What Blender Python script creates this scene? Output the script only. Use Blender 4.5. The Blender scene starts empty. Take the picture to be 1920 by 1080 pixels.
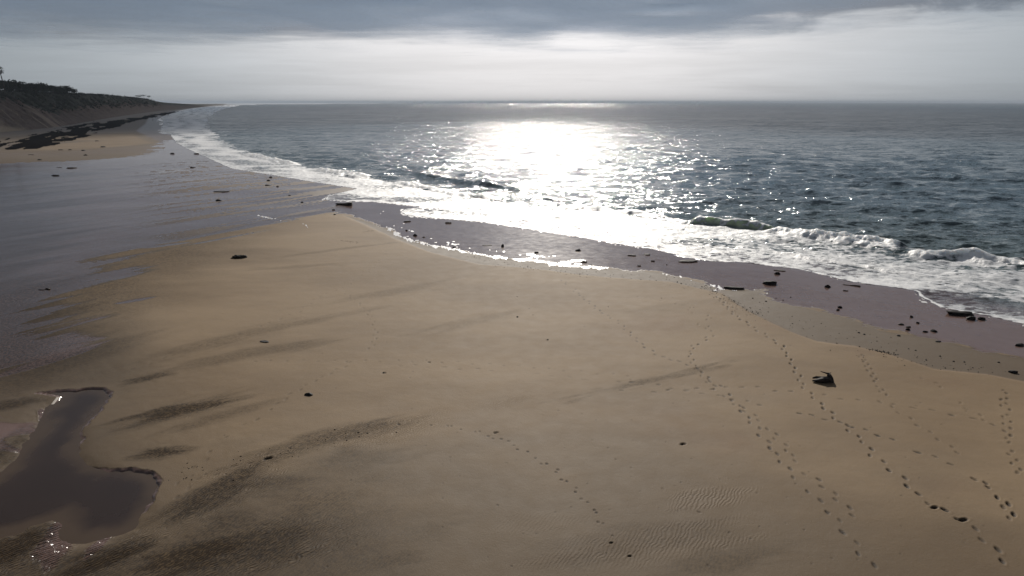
import bpy, bmesh, math, random
import numpy as np
from mathutils import Vector, Matrix

random.seed(7); np.random.seed(7)
S = bpy.context.scene
COL = S.collection
R = math.radians

# ------------------------------------------------------------------ camera
H = 18.0; PITCH = R(15.0); F = 1300.0
cam = bpy.data.cameras.new('camera'); cam.sensor_width = 36; cam.lens = 36*F/1920
cam.clip_start = 0.5; cam.clip_end = 90000
co = bpy.data.objects.new('camera', cam); COL.objects.link(co)
co.location = (0, 0, H); co.rotation_euler = (R(90)-PITCH, 0, 0)
S.camera = co

# ------------------------------------------------------------------ sun, sky, exposure
SUN_EL, SUN_AZ = R(27), R(3.0)           # azimuth to the right of straight ahead
SDIR = Vector((math.sin(SUN_AZ)*math.cos(SUN_EL), math.cos(SUN_AZ)*math.cos(SUN_EL), math.sin(SUN_EL)))
sl = bpy.data.lights.new('sun', 'SUN'); sl.energy = 3.6; sl.angle = R(0.6); sl.color = (1.0, .93, .83)
so = bpy.data.objects.new('sun', sl); COL.objects.link(so)
so.rotation_euler = SDIR.to_track_quat('Z', 'Y').to_euler()
S.view_settings.view_transform = 'Standard'; S.view_settings.look = 'None'
S.view_settings.gamma = 1; S.view_settings.exposure = 0.2
S.render.engine = 'CYCLES'
S.cycles.use_denoising = True
S.cycles.max_bounces = 6; S.cycles.diffuse_bounces = 2; S.cycles.glossy_bounces = 3
S.cycles.transparent_max_bounces = 8; S.cycles.volume_bounces = 0
S.cycles.sample_clamp_indirect = 4.0

class NT:
    """small helper to write node trees"""
    def __init__(s, tree): s.t = tree; s.n = tree.nodes; s.l = tree.links
    def node(s, typ, **kw):
        nd = s.n.new(typ)
        for k, v in kw.items():
            setattr(nd, k, v)
        return nd
    def put(s, sock, v):
        if v is None: return
        if isinstance(v, bpy.types.NodeSocket): s.l.new(v, sock)
        else: sock.default_value = v
    def math(s, op, a, b=None, c=None, clamp=False):
        nd = s.node('ShaderNodeMath', operation=op); nd.use_clamp = clamp
        s.put(nd.inputs[0], a); s.put(nd.inputs[1], b); s.put(nd.inputs[2], c)
        return nd.outputs[0]
    def vmath(s, op, a, b=None, scale=None):
        nd = s.node('ShaderNodeVectorMath', operation=op)
        s.put(nd.inputs[0], a); s.put(nd.inputs[1], b)
        if scale is not None: s.put(nd.inputs['Scale'], scale)
        return nd.outputs['Value'] if op in ('DOT_PRODUCT', 'LENGTH', 'DISTANCE') else nd.outputs[0]
    def mix(s, f, a, b):
        nd = s.node('ShaderNodeMix', data_type='RGBA')
        s.put(nd.inputs[0], f); s.put(nd.inputs[6], a); s.put(nd.inputs[7], b)
        return nd.outputs[2]
    def mixf(s, f, a, b):
        nd = s.node('ShaderNodeMix', data_type='FLOAT')
        s.put(nd.inputs[0], f); s.put(nd.inputs[2], a); s.put(nd.inputs[3], b)
        return nd.outputs[0]
    def ramp(s, x, a, b, lo=0.0, hi=1.0):
        nd = s.node('ShaderNodeMapRange', interpolation_type='SMOOTHSTEP')
        s.put(nd.inputs[0], x); s.put(nd.inputs[1], a); s.put(nd.inputs[2], b)
        s.put(nd.inputs[3], lo); s.put(nd.inputs[4], hi)
        return nd.outputs[0]
    def noise(s, vec, scale, detail=3, rough=.55, dist=0.0):
        nd = s.node('ShaderNodeTexNoise')
        s.put(nd.inputs['Vector'], vec); nd.inputs['Scale'].default_value = scale
        nd.inputs['Detail'].default_value = detail; nd.inputs['Roughness'].default_value = rough
        nd.inputs['Distortion'].default_value = dist
        return nd.outputs
    def mapping(s, vec, scale=(1, 1, 1), rot=(0, 0, 0), loc=(0, 0, 0)):
        nd = s.node('ShaderNodeMapping'); s.put(nd.inputs[0], vec)
        nd.inputs['Location'].default_value = loc
        nd.inputs['Rotation'].default_value = rot; nd.inputs['Scale'].default_value = scale
        return nd.outputs[0]
    def rgb(s, c): return (c[0], c[1], c[2], 1.0)

# the cloudy sky: Nishita sky behind a deck of low cloud, brighter towards the sun behind it
W = bpy.data.worlds.new('World'); S.world = W; W.use_nodes = True
t = NT(W.node_tree); t.n.clear()
out = t.node('ShaderNodeOutputWorld'); bg = t.node('ShaderNodeBackground')
t.l.new(bg.outputs[0], out.inputs[0])
sky = t.node('ShaderNodeTexSky', sky_type='NISHITA'); sky.sun_disc = False
sky.sun_elevation = SUN_EL; sky.sun_rotation = SUN_AZ
tc = t.node('ShaderNodeTexCoord').outputs['Generated']
sep = t.node('ShaderNodeSeparateXYZ'); t.put(sep.inputs[0], tc)
z = sep.outputs[2]
zc = t.math('MAXIMUM', z, 0.0)
# cloud layer coordinates: where the view ray meets a flat layer
inv = t.math('DIVIDE', 1.0, t.math('ADD', zc, 0.035))
cl = t.vmath('SCALE', tc, scale=inv)
n1 = t.noise(t.mapping(cl, (0.22, .5, .22), loc=(3.1, 1.2, 0)), 1.0, 5, .58, .3)[0]
n2 = t.noise(t.mapping(cl, (0.75, 1.3, 1.0), loc=(1.3, 7.7, 0)), 1.0, 5, .6, .5)[0]
cosang = t.vmath('DOT_PRODUCT', tc, tuple(SDIR))
ang = t.math('ARCCOSINE', t.math('MINIMUM', t.math('MAXIMUM', cosang, -1.0), .9999))   # radians from the sun
glow = t.math('EXPONENT', t.math('MULTIPLY', ang, -2.55))
hor = t.math('ADD', t.math('MULTIPLY', glow, 2.2), .02)                    # milky light under the deck
hor = t.math('MULTIPLY', hor, t.math('ADD', .93, t.math('MULTIPLY', n2, .14)))
horc = t.vmath('SCALE', t.mix(t.ramp(glow, .1, .35), (.84, .94, 1.03, 1), (1.0, .985, 1.0, 1)), scale=hor)
# deck: dark undersides
dk = t.math('ADD', t.math('MULTIPLY', glow, .30), .07)
dk = t.math('MULTIPLY', dk, t.math('ADD', .62, t.math('MULTIPLY', n2, .76)))
thin = t.math('EXPONENT', t.math('MULTIPLY', t.math('POWER', ang, 2.0), -9.0))
dk = t.math('ADD', dk, t.math('MULTIPLY', thin, .8))
dkc = t.vmath('SCALE', (0.86, 0.94, 1.10), scale=dk)
sx = sep.outputs[0]
edge = t.math('ADD', z, t.math('MULTIPLY', t.math('SUBTRACT', n1, .5), .075))
edge = t.math('ADD', edge, t.math('MULTIPLY', t.math('SUBTRACT', n2, .5), .030))
edge = t.math('SUBTRACT', edge, t.math('MULTIPLY', t.ramp(sx, .15, .55), .022))
n4 = t.noise(t.mapping(tc, (9, 9, 26), loc=(4, 2, 0)), 1.0, 6, .62, .8)[0]
edge = t.math('ADD', edge, t.math('MULTIPLY', t.math('SUBTRACT', n4, .5), t.ramp(sx, .25, .45, .012, .075)))
deck = t.ramp(edge, .070, .102)
col = t.mix(deck, horc, dkc)
# lower band of thin cloud, hazier towards the horizon
n3 = t.noise(t.mapping(tc, (2.2, 2.2, 34.0)), 1.0, 4, .55, .3)[0]
band = t.math('MULTIPLY', t.ramp(n3, .42, .72), t.ramp(z, .16, .0, 0, 1))
col = t.vmath('SCALE', col, scale=t.math('SUBTRACT', 1.0, t.math('MULTIPLY', band, .16)))
# below the horizon the world is never seen; keep it a plain dark sea tone
col = t.mix(t.ramp(z, -.02, -.002), (.12, .13, .14, 1), col)
strength = 0.1
cov = t.mix(.985, sky.outputs[0], t.vmath('SCALE', col, scale=1/strength))
t.put(bg.inputs[0], cov); bg.inputs[1].default_value = strength

# ------------------------------------------------------------------ helpers
def ray(px, py):
    dx = (px-960)/F; up = (540-py)/F
    return np.array([dx, math.cos(PITCH)+up*math.sin(PITCH), -math.sin(PITCH)+up*math.cos(PITCH)])
def at(px, py, z=0.0):
    d = ray(px, py); k = (H-z)/-d[2]
    return (d[0]*k, d[1]*k)
def line(pts): return np.array([at(*p) for p in pts])

def _h(ix, iy, seed):
    with np.errstate(over='ignore'):
        n = (ix.astype(np.int64)*374761393 + iy.astype(np.int64)*668265263 + seed*1442695040) & 0xffffffff
        n = ((n ^ (n >> 13))*1274126177) & 0xffffffff
        n = (n ^ (n >> 16)) & 0xffffffff
    return n/4294967295.0
def vn(x, y, seed=0):
    ix = np.floor(x); iy = np.floor(y); fx = x-ix; fy = y-iy
    fx = fx*fx*fx*(fx*(fx*6-15)+10); fy = fy*fy*fy*(fy*(fy*6-15)+10)
    a = _h(ix, iy, seed); b = _h(ix+1, iy, seed); c = _h(ix, iy+1, seed); d = _h(ix+1, iy+1, seed)
    return (a+(b-a)*fx)*(1-fy)+(c+(d-c)*fx)*fy
def fbm(x, y, seed=0, octv=4, gain=.5):
    s = 0; a = 1; tot = 0
    for o in range(octv):
        s = s+a*vn(x*2**o+17.3*o, y*2**o-9.1*o, seed+o*13); tot += a; a *= gain
    return s/tot
def sst(x, a, b):
    k = np.clip((x-a)/(b-a), 0, 1); return k*k*(3-2*k)
def pdist(X, Y, P, closed=False):
    """distance to polyline P, and position along it (0..1)"""
    best = np.full(X.shape, 1e18); al = np.zeros(X.shape)
    n = len(P) if closed else len(P)-1
    for i in range(n):
        a = P[i]; b = P[(i+1) % len(P)]; d = b-a; L = d@d+1e-9
        k = np.clip(((X-a[0])*d[0]+(Y-a[1])*d[1])/L, 0, 1)
        q = (X-a[0]-k*d[0])**2+(Y-a[1]-k*d[1])**2
        m = q < best; best[m] = q[m]; al[m] = ((i+k)/n)[m]
    return np.sqrt(best), al
def inside(X, Y, P):
    c = np.zeros(X.shape, bool)
    for i in range(len(P)):
        a = P[i]; b = P[(i+1) % len(P)]
        if a[1] == b[1]: continue
        m = ((a[1] > Y) != (b[1] > Y)) & (X < (b[0]-a[0])*(Y-a[1])/(b[1]-a[1])+a[0])
        c ^= m
    return c
def sdist(X, Y, P):
    d, _ = pdist(X, Y, P, True)
    return np.where(inside(X, Y, P), -d, d)

def tag(o, label=None, cat=None, group=None, kind=None):
    if label: o['label'] = label
    if cat: o['category'] = cat
    if group: o['group'] = group
    if kind: o['kind'] = kind
    return o
def grid_mesh(name, V, quads, mat, attrs=None, colors=None, smooth=True):
    used = np.unique(quads); remap = np.full(len(V), -1, np.int64); remap[used] = np.arange(len(used))
    V2 = V[used]; Q = remap[quads]
    me = bpy.data.meshes.new(name)
    me.vertices.add(len(V2)); me.vertices.foreach_set('co', V2.astype(np.float32).ravel())
    me.loops.add(Q.size); me.loops.foreach_set('vertex_index', Q.astype(np.int32).ravel())
    me.polygons.add(len(Q)); me.polygons.foreach_set('loop_start', np.arange(0, Q.size, 4, dtype=np.int32))
    me.update(calc_edges=True)
    if smooth: me.polygons.foreach_set('use_smooth', np.ones(len(Q), bool))
    for k, v in (attrs or {}).items():
        a = me.attributes.new(k, 'FLOAT', 'POINT'); a.data.foreach_set('value', v[used].astype(np.float32))
    me.materials.append(mat)
    o = bpy.data.objects.new(name, me); COL.objects.link(o)
    return o
def new_mat(name):
    m = bpy.data.materials.new(name); m.use_nodes = True
    t = NT(m.node_tree); b = m.node_tree.nodes['Principled BSDF']
    return m, t, b
def simple_mat(name, c, rough=.8, var=.35, scale=3.0, spec=.4):
    m, t, b = new_mat(name)
    g = t.node('ShaderNodeNewGeometry').outputs['Position']
    n = t.noise(g, scale, 4, .6)[0]
    lo = tuple(x*(1-var) for x in c); hi = tuple(min(1, x*(1+var)) for x in c)
    t.put(b.inputs['Base Color'], t.mix(t.ramp(n, .3, .7), t.rgb(lo), t.rgb(hi)))
    b.inputs['Roughness'].default_value = rough; b.inputs['Specular IOR Level'].default_value = spec
    return m
def attr(t, name):
    nd = t.node('ShaderNodeAttribute'); nd.attribute_name = name; return nd.outputs['Fac']

# ------------------------------------------------------------------ materials of the ground and the sea
def sand_material():
    m, t, b = new_mat('sand')
    P = t.node('ShaderNodeNewGeometry').outputs['Position']
    wet = attr(t, 'wet'); dark = attr(t, 'silt_falloff'); rip = attr(t, 'ripple'); mark = attr(t, 'mark'); warm = attr(t, 'warm')  # wet also carries part of the painted lens falloff
    big = t.noise(t.mapping(P, (.05, .11, 1)), 1.0, 5, .6)[0]
    mid = t.noise(P, .9, 5, .6)[0]
    fine = t.noise(P, 14, 4, .7)[0]
    dry = t.mix(t.ramp(big, .3, .7), (.186, .130, .077, 1), (.258, .187, .115, 1))
    dry = t.mix(t.math('MULTIPLY', warm, .6), dry, (.18, .105, .07, 1))
    damp = t.mix(big, (.104, .070, .038, 1), (.080, .054, .030, 1))
    wetc = t.mix(mid, (.140, .088, .074, 1), (.175, .116, .098, 1))
    c = t.mix(t.ramp(wet, 0.0, .5), dry, damp)
    c = t.mix(t.ramp(wet, .48, .82), c, wetc)
    grain = t.math('ADD', .86, t.math('MULTIPLY', fine, .28))
    grain = t.math('MULTIPLY', grain, t.math('ADD', .93, t.math('MULTIPLY', mid, .14)))
    c = t.vmath('SCALE', c, scale=grain)
    # dark silt left in the hollows between the ripples, plus painted lens falloff
    wv = t.node('ShaderNodeTexWave', wave_type='BANDS', bands_direction='X', wave_profile='SIN')
    t.put(wv.inputs['Vector'], t.mapping(P, (1, 1, 1), rot=(0, 0, R(28))))
    wv.inputs['Scale'].default_value = 1.9; wv.inputs['Distortion'].default_value = 9.0
    wv.inputs['Detail'].default_value = 2.5; wv.inputs['Detail Scale'].default_value = .9
    grit = t.noise(t.mapping(P, (1, 1, 1), rot=(0, 0, R(20))), 5.0, 5, .75)[0]
    sp1 = t.math('ADD', t.math('MULTIPLY', t.ramp(grit, .38, .66), 1.1), t.math('MULTIPLY', t.math('SUBTRACT', 1.0, wv.outputs['Fac']), .55))
    dn = t.math('MULTIPLY', dark, t.math('ADD', .30, sp1), clamp=True)
    c = t.mix(t.math('MULTIPLY', dn, .88), c, (.022, .016, .012, 1))
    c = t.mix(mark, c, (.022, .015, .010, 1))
    t.put(b.inputs['Base Color'], c)
    ro = t.mixf(t.ramp(wet, .48, .72), .72, .15)
    ro = t.math('ADD', ro, t.math('MULTIPLY', t.math('SUBTRACT', mid, .5), .12))
    t.put(b.inputs['Roughness'], ro)
    t.put(b.inputs['Specular IOR Level'], t.math('MULTIPLY', t.mixf(wet, .10, .42), t.math('SUBTRACT', 1.0, t.math('MULTIPLY', dark, .9), clamp=True)))
    # ripples as relief
    hh = t.math('MULTIPLY', t.math('MULTIPLY', wv.outputs['Fac'], rip), .022)
    hh = t.math('ADD', hh, t.math('MULTIPLY', t.math('MULTIPLY', fine, t.ramp(wet, .9, .3)), .010))
    hh = t.math('ADD', hh, t.math('MULTIPLY', t.math('MULTIPLY', mid, t.ramp(wet, .9, .3)), .03))
    bp = t.node('ShaderNodeBump'); bp.inputs['Strength'].default_value = 1.0; bp.inputs['Distance'].default_value = 1.0
    t.put(bp.inputs['Height'], hh)
    t.put(b.inputs['Normal'], bp.outputs[0])
    return m

def wavy_normal(t, P, amps, stretch=(.5, 1, 1), fac=None):
    """facet tilt from several scales of ripple, independent of distance"""
    acc = None
    for sc_, am in amps:
        c = t.noise(t.mapping(P, stretch, loc=(sc_, sc_*2, 0)), sc_, 2, .6)[1]
        v = t.vmath('MULTIPLY', t.vmath('SUBTRACT', c, (.5, .5, .5)), (am*1.35, am*1.2, 0))
        acc = v if acc is None else t.vmath('ADD', acc, v)
    if fac is not None: acc = t.vmath('SCALE', acc, scale=fac)
    N = t.node('ShaderNodeNewGeometry').outputs['Normal']
    return t.vmath('NORMALIZE', t.vmath('ADD', N, acc))

def sea_material():
    m, t, b = new_mat('sea_water')
    P = t.node('ShaderNodeNewGeometry').outputs['Position']
    foam = attr(t, 'foam'); film = attr(t, 'film'); green = attr(t, 'green'); far = attr(t, 'far'); shal = attr(t, 'shallow')
    wc = t.mix(t.noise(t.mapping(P, (.008, .02, 1)), 1.0, 3)[0], (.056, .096, .122, 1), (.070, .114, .140, 1))
    wc = t.mix(shal, wc, (.06, .085, .078, 1))
    wc = t.mix(film, wc, (.12, .095, .098, 1))
    wc = t.mix(green, wc, (.62, .70, .50, 1))
    nrm = wavy_normal(t, P, ((.11, .35), (.35, .75), (1.3, 1.0), (5.0, .75), (19, .35)))
    t.put(b.inputs['Base Color'], wc)
    t.put(b.inputs['Specular IOR Level'], t.mixf(far, .5, .24)); b.inputs['Specular Tint'].default_value = (.88, .95, 1, 1)
    t.put(b.inputs['Subsurface Weight'], green); b.inputs['Subsurface Radius'].default_value = (.9, 1.2, .7); b.inputs['Subsurface Scale'].default_value = 1.0
    b.inputs['Roughness'].default_value = .09; b.inputs['IOR'].default_value = 1.333
    t.put(b.inputs['Normal'], nrm)
    # foam
    f = t.node('ShaderNodeBsdfPrincipled')
    vo = t.node('ShaderNodeTexVoronoi', feature='SMOOTH_F1'); 
    warp = t.vmath('ADD', P, t.vmath('SCALE', t.vmath('SUBTRACT', t.noise(P, .8, 3)[1], (.5, .5, .5)), scale=1.6))
    t.put(vo.inputs['Vector'], t.mapping(warp, (.55, .75, .6))); vo.inputs['Scale'].default_value = 1.9
    vo.inputs['Smoothness'].default_value = .4
    nn = t.noise(t.mapping(P, (.7, 1, 1)), 1.1, 6, .68, .6)[0]
    fine = t.noise(P, 6, 4, .7)[0]
    lace = t.math('ADD', t.math('MULTIPLY', vo.outputs['Distance'], .55), t.math('ADD', t.math('MULTIPLY', nn, .8), t.math('MULTIPLY', fine, .25)))
    # lace runs about .35 .. 1.2 ; foam density moves the threshold
    thr = t.math('SUBTRACT', 1.36, t.math('MULTIPLY', foam, 1.08))
    ff = t.ramp(t.math('SUBTRACT', lace, thr), -.06, .11)
    ff = t.math('MULTIPLY', ff, t.ramp(foam, .02, .2))
    fc = t.mix(t.ramp(t.math('SUBTRACT', lace, thr), .0, .45), (.40, .42, .45, 1), (.90, .91, .92, 1))
    t.put(f.inputs['Base Color'], fc); f.inputs['Roughness'].default_value = .45
    sp_ = t.node('ShaderNodeSeparateXYZ'); t.put(sp_.inputs[0], P)
    t.put(f.inputs['Subsurface Weight'], t.ramp(sp_.outputs[2], .22, .4)); f.inputs['Subsurface Radius'].default_value = (.7, .75, .8); f.inputs['Subsurface Scale'].default_value = 1.0
    bp = t.node('ShaderNodeBump'); bp.inputs['Strength'].default_value = 1.0; bp.inputs['Distance'].default_value = .16
    t.put(bp.inputs['Height'], t.math('ADD', nn, t.math('MULTIPLY', fine, .35)))
    t.put(f.inputs['Normal'], bp.outputs[0])
    tl_ = t.node('ShaderNodeBsdfTranslucent'); tl_.inputs[0].default_value = (.8, .84, .86, 1)
    fm = t.node('ShaderNodeMixShader'); fm.inputs[0].default_value = .10
    t.l.new(f.outputs[0], fm.inputs[1]); t.l.new(tl_.outputs[0], fm.inputs[2])
    wd = t.node('ShaderNodeBsdfDiffuse'); t.put(wd.inputs[0], t.mix(t.ramp(t.noise(t.mapping(P, (.004, .012, 1)), 1.0, 5, .6)[0], .35, .65), (.016, .042, .070, 1), (.028, .066, .106, 1)))
    wm = t.node('ShaderNodeMixShader'); t.put(wm.inputs[0], t.math('MULTIPLY', far, t.ramp(t.noise(t.mapping(P, (.01, .03, 1)), 1.0, 5, .65)[0], .35, .65, .30, .48))); t.l.new(b.outputs[0], wm.inputs[1]); t.l.new(wd.outputs[0], wm.inputs[2])
    mx = t.node('ShaderNodeMixShader'); t.put(mx.inputs[0], ff)
    t.l.new(wm.outputs[0], mx.inputs[1]); t.l.new(fm.outputs[0], mx.inputs[2])
    t.l.new(mx.outputs[0], t.n['Material Output'].inputs[0])
    return m

def foam_material():
    m, t, b = new_mat('swash_foam')
    P = t.node('ShaderNodeNewGeometry').outputs['Position']
    n = t.noise(P, 5, 4, .7)[0]
    t.put(b.inputs['Base Color'], t.mix(n, (.62, .61, .62, 1), (.88, .87, .86, 1)))
    b.inputs['Roughness'].default_value = .35
    t.put(b.inputs['Normal'], wavy_normal(t, P, ((8, .35), (30, .3)), (1, 1, 1)))
    return m
def pool_material():
    m, t, b = new_mat('pool_water')
    P = t.node('ShaderNodeNewGeometry').outputs['Position']
    n = t.noise(P, .25, 3)[0]
    t.put(b.inputs['Base Color'], t.mix(attr(t, 'edge'), t.mix(n, (.022, .015, .012, 1), (.045, .029, .023, 1)), (.125, .088, .056, 1)))
    b.inputs['Roughness'].default_value = .06; b.inputs['IOR'].default_value = 1.333
    t.put(b.inputs['Normal'], wavy_normal(t, P, ((4, .02), (16, .015)), (1, 1, 1)))
    return m
M_SAND, M_SEA, M_FOAM, M_POOL = sand_material(), sea_material(), foam_material(), pool_material()

# ------------------------------------------------------------------ shore lines, traced on the ground plane
B_PX = [(418, 197.0), (380, 200.5), (345, 207), (318, 213), (303, 222), (306, 232), (300, 245), (318, 252), (330, 268), (352, 280), (392, 298),
        (432, 316), (500, 327), (560, 337), (622, 347), (668, 354), (640, 361), (612, 367), (609, 375), (640, 378), (700, 379), (745, 384), (790, 388), (757, 392), (750, 399), (772, 406),
        (820, 410), (905, 417), (1000, 432), (1080, 444), (1160, 458), (1240, 470), (1275, 482), (1330, 490), (1400, 493),
        (1500, 506), (1600, 530), (1690, 541), (1714, 546), (1722, 556), (1765, 577), (1800, 584), (1850, 592), (1930, 610), (2200, 660), (2700, 760)]
A_PX = [(455, 197.0), (425, 203), (405, 210), (392, 222), (392, 240), (410, 256), (445, 276), (490, 293), (565, 310), (625, 321), (700, 335),
        (760, 345), (830, 360), (900, 376), (1000, 385), (1120, 392), (1210, 402), (1300, 418), (1420, 430), (1500, 440),
        (1600, 452), (1690, 466), (1750, 478), (1850, 488), (1930, 500), (2200, 540), (2700, 620)]
LB = line(B_PX); LA = line(A_PX)
FAR_S = [(-1500, 9000), (-1500, 60000), (60000, 60000), (60000, -200), (400, -200)]
WATER = np.vstack([LB, [(140, -20)], [(400, -200), (60000, -200), (60000, 60000), (-2600, 60000), (-2300, 6000)]])
DEEP = np.vstack([LA, [(180, -20)], [(500, -200), (60000, -200), (60000, 60000), (-2550, 60000), (-2250, 6000)]])
C_PX = [(640, 402), (680, 413), (720, 426), (742, 437), (760, 450), (800, 461), (850, 470), (905, 481), (950, 487), (1010, 493), (1060, 500), (1130, 504),
        (1230, 510), (1290, 522), (1330, 535), (1345, 545), (1430, 545), (1440, 560), (1500, 575), (1600, 600),
        (1650, 620), (1750, 635), (1850, 660), (1920, 672), (2200, 720)]
WETP = [(610, 401), (560, 409), (480, 428), (360, 456), (300, 463), (250, 485), (200, 505), (215, 520), (160, 530), (150, 555),
        (120, 585), (190, 600), (110, 625), (200, 640), (160, 672), (80, 688), (-200, 735), (-500, 760), (-900, 500), (-400, 330), (-100, 312), (60, 306), (150, 302), (240, 296), (290, 284), (302, 262),
        (306, 240), (300, 224), (318, 212), (345, 206.0), (380, 200.0)]
WETPOLY = np.vstack([line(WETP), [(-2300, 6000), (60000, 60000), (60000, -200), (400, -200)], line([(2700, 800)]), line(C_PX[::-1])])
D_PX = [(735, 447), (800, 474), (850, 488), (900, 500), (1000, 508), (1100, 520), (1180, 526), (1260, 531), (1350, 552), (1400, 588), (1480, 628), (1530, 646),
        (1600, 654), (1660, 668), (1750, 698), (1850, 708), (1920, 722), (2200, 775)]
DAMPPOLY = np.vstack([line(D_PX), line([(2700, 900), (2700, 800)]), line(C_PX[::-1])])
POOL_PX = [(58, 737), (100, 732), (140, 730), (170, 727), (198, 728), (208, 735), (200, 752), (190, 768), (172, 786), (157, 800), (152, 822),
           (143, 846), (150, 864), (168, 874), (205, 880), (250, 879), (285, 884), (300, 893), (302, 908), (288, 932), (265, 962), (238, 984),
           (205, 994), (170, 1000), (145, 1004), (136, 990), (128, 968), (118, 955), (95, 962), (60, 975), (20, 992), (-60, 1010), (-200, 1000), (-200, 930),
           (-40, 915), (20, 880), (50, 850), (72, 815), (88, 790), (96, 765), (112, 742), (90, 740)]
POOL = line(POOL_PX)

# ------------------------------------------------------------------ beach grid
def polar(az, dep):
    rr = H/np.tan(np.radians(dep))
    A, RR = np.meshgrid(np.radians(az), rr)
    X = RR*np.sin(A); Y = RR*np.cos(A)
    nr, nc = X.shape
    idx = np.arange(nr*nc).reshape(nr, nc)
    q = np.stack([idx[:-1, :-1], idx[:-1, 1:], idx[1:, 1:], idx[1:, :-1]], -1).reshape(-1, 4)
    return X, Y, RR, q
AZ = np.concatenate([np.linspace(-80, -43, 40)[:-1], np.arange(-43, 43, .062), np.linspace(43, 80, 40)])
DEP = np.concatenate([np.linspace(70, 41, 30)[:-1], np.arange(41, 4, -.058), np.arange(4, .7, -.028), np.arange(.7, .16, -.012)])
X, Y, RR, Q = polar(AZ, DEP)
sdB = sdist(X, Y, WATER)                       # <0 in the water
sdW = sdist(X, Y, WETPOLY); sdD = sdist(X, Y, DAMPPOLY); sdP = sdist(X, Y, POOL)
FX, FY = X, Y

# height
Z = np.where(sdB < 0, -0.02+sdB*.03, np.minimum(.01*sdB, .22))
Z = np.maximum(Z, -1.5)
land = sst(sdB, 0, 4)
Z = Z+land*((fbm(X/14, Y/14, 3, 4)-.5)*.16)
Z = Z+.10*sst(-sdD, .0, .8)*0-.05*sst(-sdD, -.3, .3)*sst(sdW, -1, 1)
Z += sst(sdW, 0, 3)*.05
# pool basin with a cut bank on its right and upper side
jag = (fbm(X*1.6, Y*1.6, 5, 3)-.5)*.45
sp = sdP+jag
bank = sst(sp, -.5, .06)
rightside = sst(X-(-.62*Y), 0.0, 6.0)
soft = sst(sp, -1.5, 1.6)
wb_ = sst(-sdist(X, Y, line([(-20, 690), (400, 700), (460, 1000), (262, 985), (225, 950), (130, 850), (115, 760), (-20, 752)])), -.5, 1.6)
bank = bank*wb_+soft*(1-wb_)
Z = Z*(1-(1-sst(sp, 0, 8)))+(sst(sp, 0, 8))*0
POOLZ = -.10
Z = np.where(sp < 8, Z+(-.34)*(1-bank), Z)

# wetness
ang = math.atan2(at(560, 405)[1]-at(280, 455)[1], at(560, 405)[0]-at(280, 455)[0])
ca, sa = math.cos(ang), math.sin(ang)
U = X*ca+Y*sa; V_ = -X*sa+Y*ca                  # along and across the runnels
st1 = fbm(U/22, V_/1.6, 11, 4); st2 = fbm(U/9, V_/.55, 12, 3)
wx = (fbm(X/2.2, Y/2.2, 21, 4)-.5)
leftw = sst(X, at(640, 402)[0]+8, at(560, 405)[0]-2)
wob = leftw*((st1-.5)*14+(st2-.5)*3)+(1-leftw)*(wx*1.6+(fbm((X+Y)/.4, (X-Y)/2.0, 22, 3)-.5)*1.5)
wet = sst(-(sdW+wob), -.45-1.2*leftw, .55+2.0*leftw)
# runnels: alternating films of water and firmer sand on the flats
zone = leftw*sst(-sdW, -2, 4)*sst(RR, 60, 85)*sst(RR, 330, 210)
film = sst(st1+.25*(st2-.5), .44, .56)
rightpart = sst(X/np.maximum(Y, 1), -.62, -.42)
wet = wet*(1-zone*(1-film)*(.26+.18*rightpart))
wet = wet*(1-(1-leftw)*.20*sst(fbm((X-Y)/7, (X+Y)/1.1, 23, 4), .40, .68))
damp = sst(-(sdD+wx*.5), -.05, .35)*.46
wet = np.maximum(wet, damp)
# pale firm patch on the far beach
def streak(p0, p1, w, soft=1.0, warp=1.2, seed=31):
    P = line([p0, p1]); L = math.hypot(*(P[1]-P[0]))+1e-6
    d = (P[1]-P[0])/L
    m = (np.abs(X-(P[0][0]+P[1][0])/2) < L+w*4) & (np.abs(Y-(P[0][1]+P[1][1])/2) < L+w*4)
    o = np.zeros(X.shape)
    x = X[m]-(P[0][0]+P[1][0])/2; y = Y[m]-(P[0][1]+P[1][1])/2
    u = x*d[0]+y*d[1]; v = -x*d[1]+y*d[0]
    n = (fbm(u/(2.5*w), v/(.5*w), seed, 4)-.5)*2*warp
    q = np.sqrt((u/(L/2+w*.5))**2+(v/w)**2)+n*.55
    o[m] = sst(q, 1.15, 1.15-soft)
    return o
farflat = sst(RR, 200, 250)*(sdW > -30)
tan_ = .62*np.maximum(streak((60, 285), (275, 262), 26, .7, .5), streak((150, 262), (290, 255), 60, .8, .4))
wet = np.where(RR > 180, np.maximum(wet*(1-.95*tan_), (1-tan_)*.55*sst(RR, 190, 300)), wet)
wet = np.maximum(wet, .62*sst(-(sdB-26*sst(RR, 150, 500)), 0, 14)*sst(RR, 150, 300))
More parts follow.
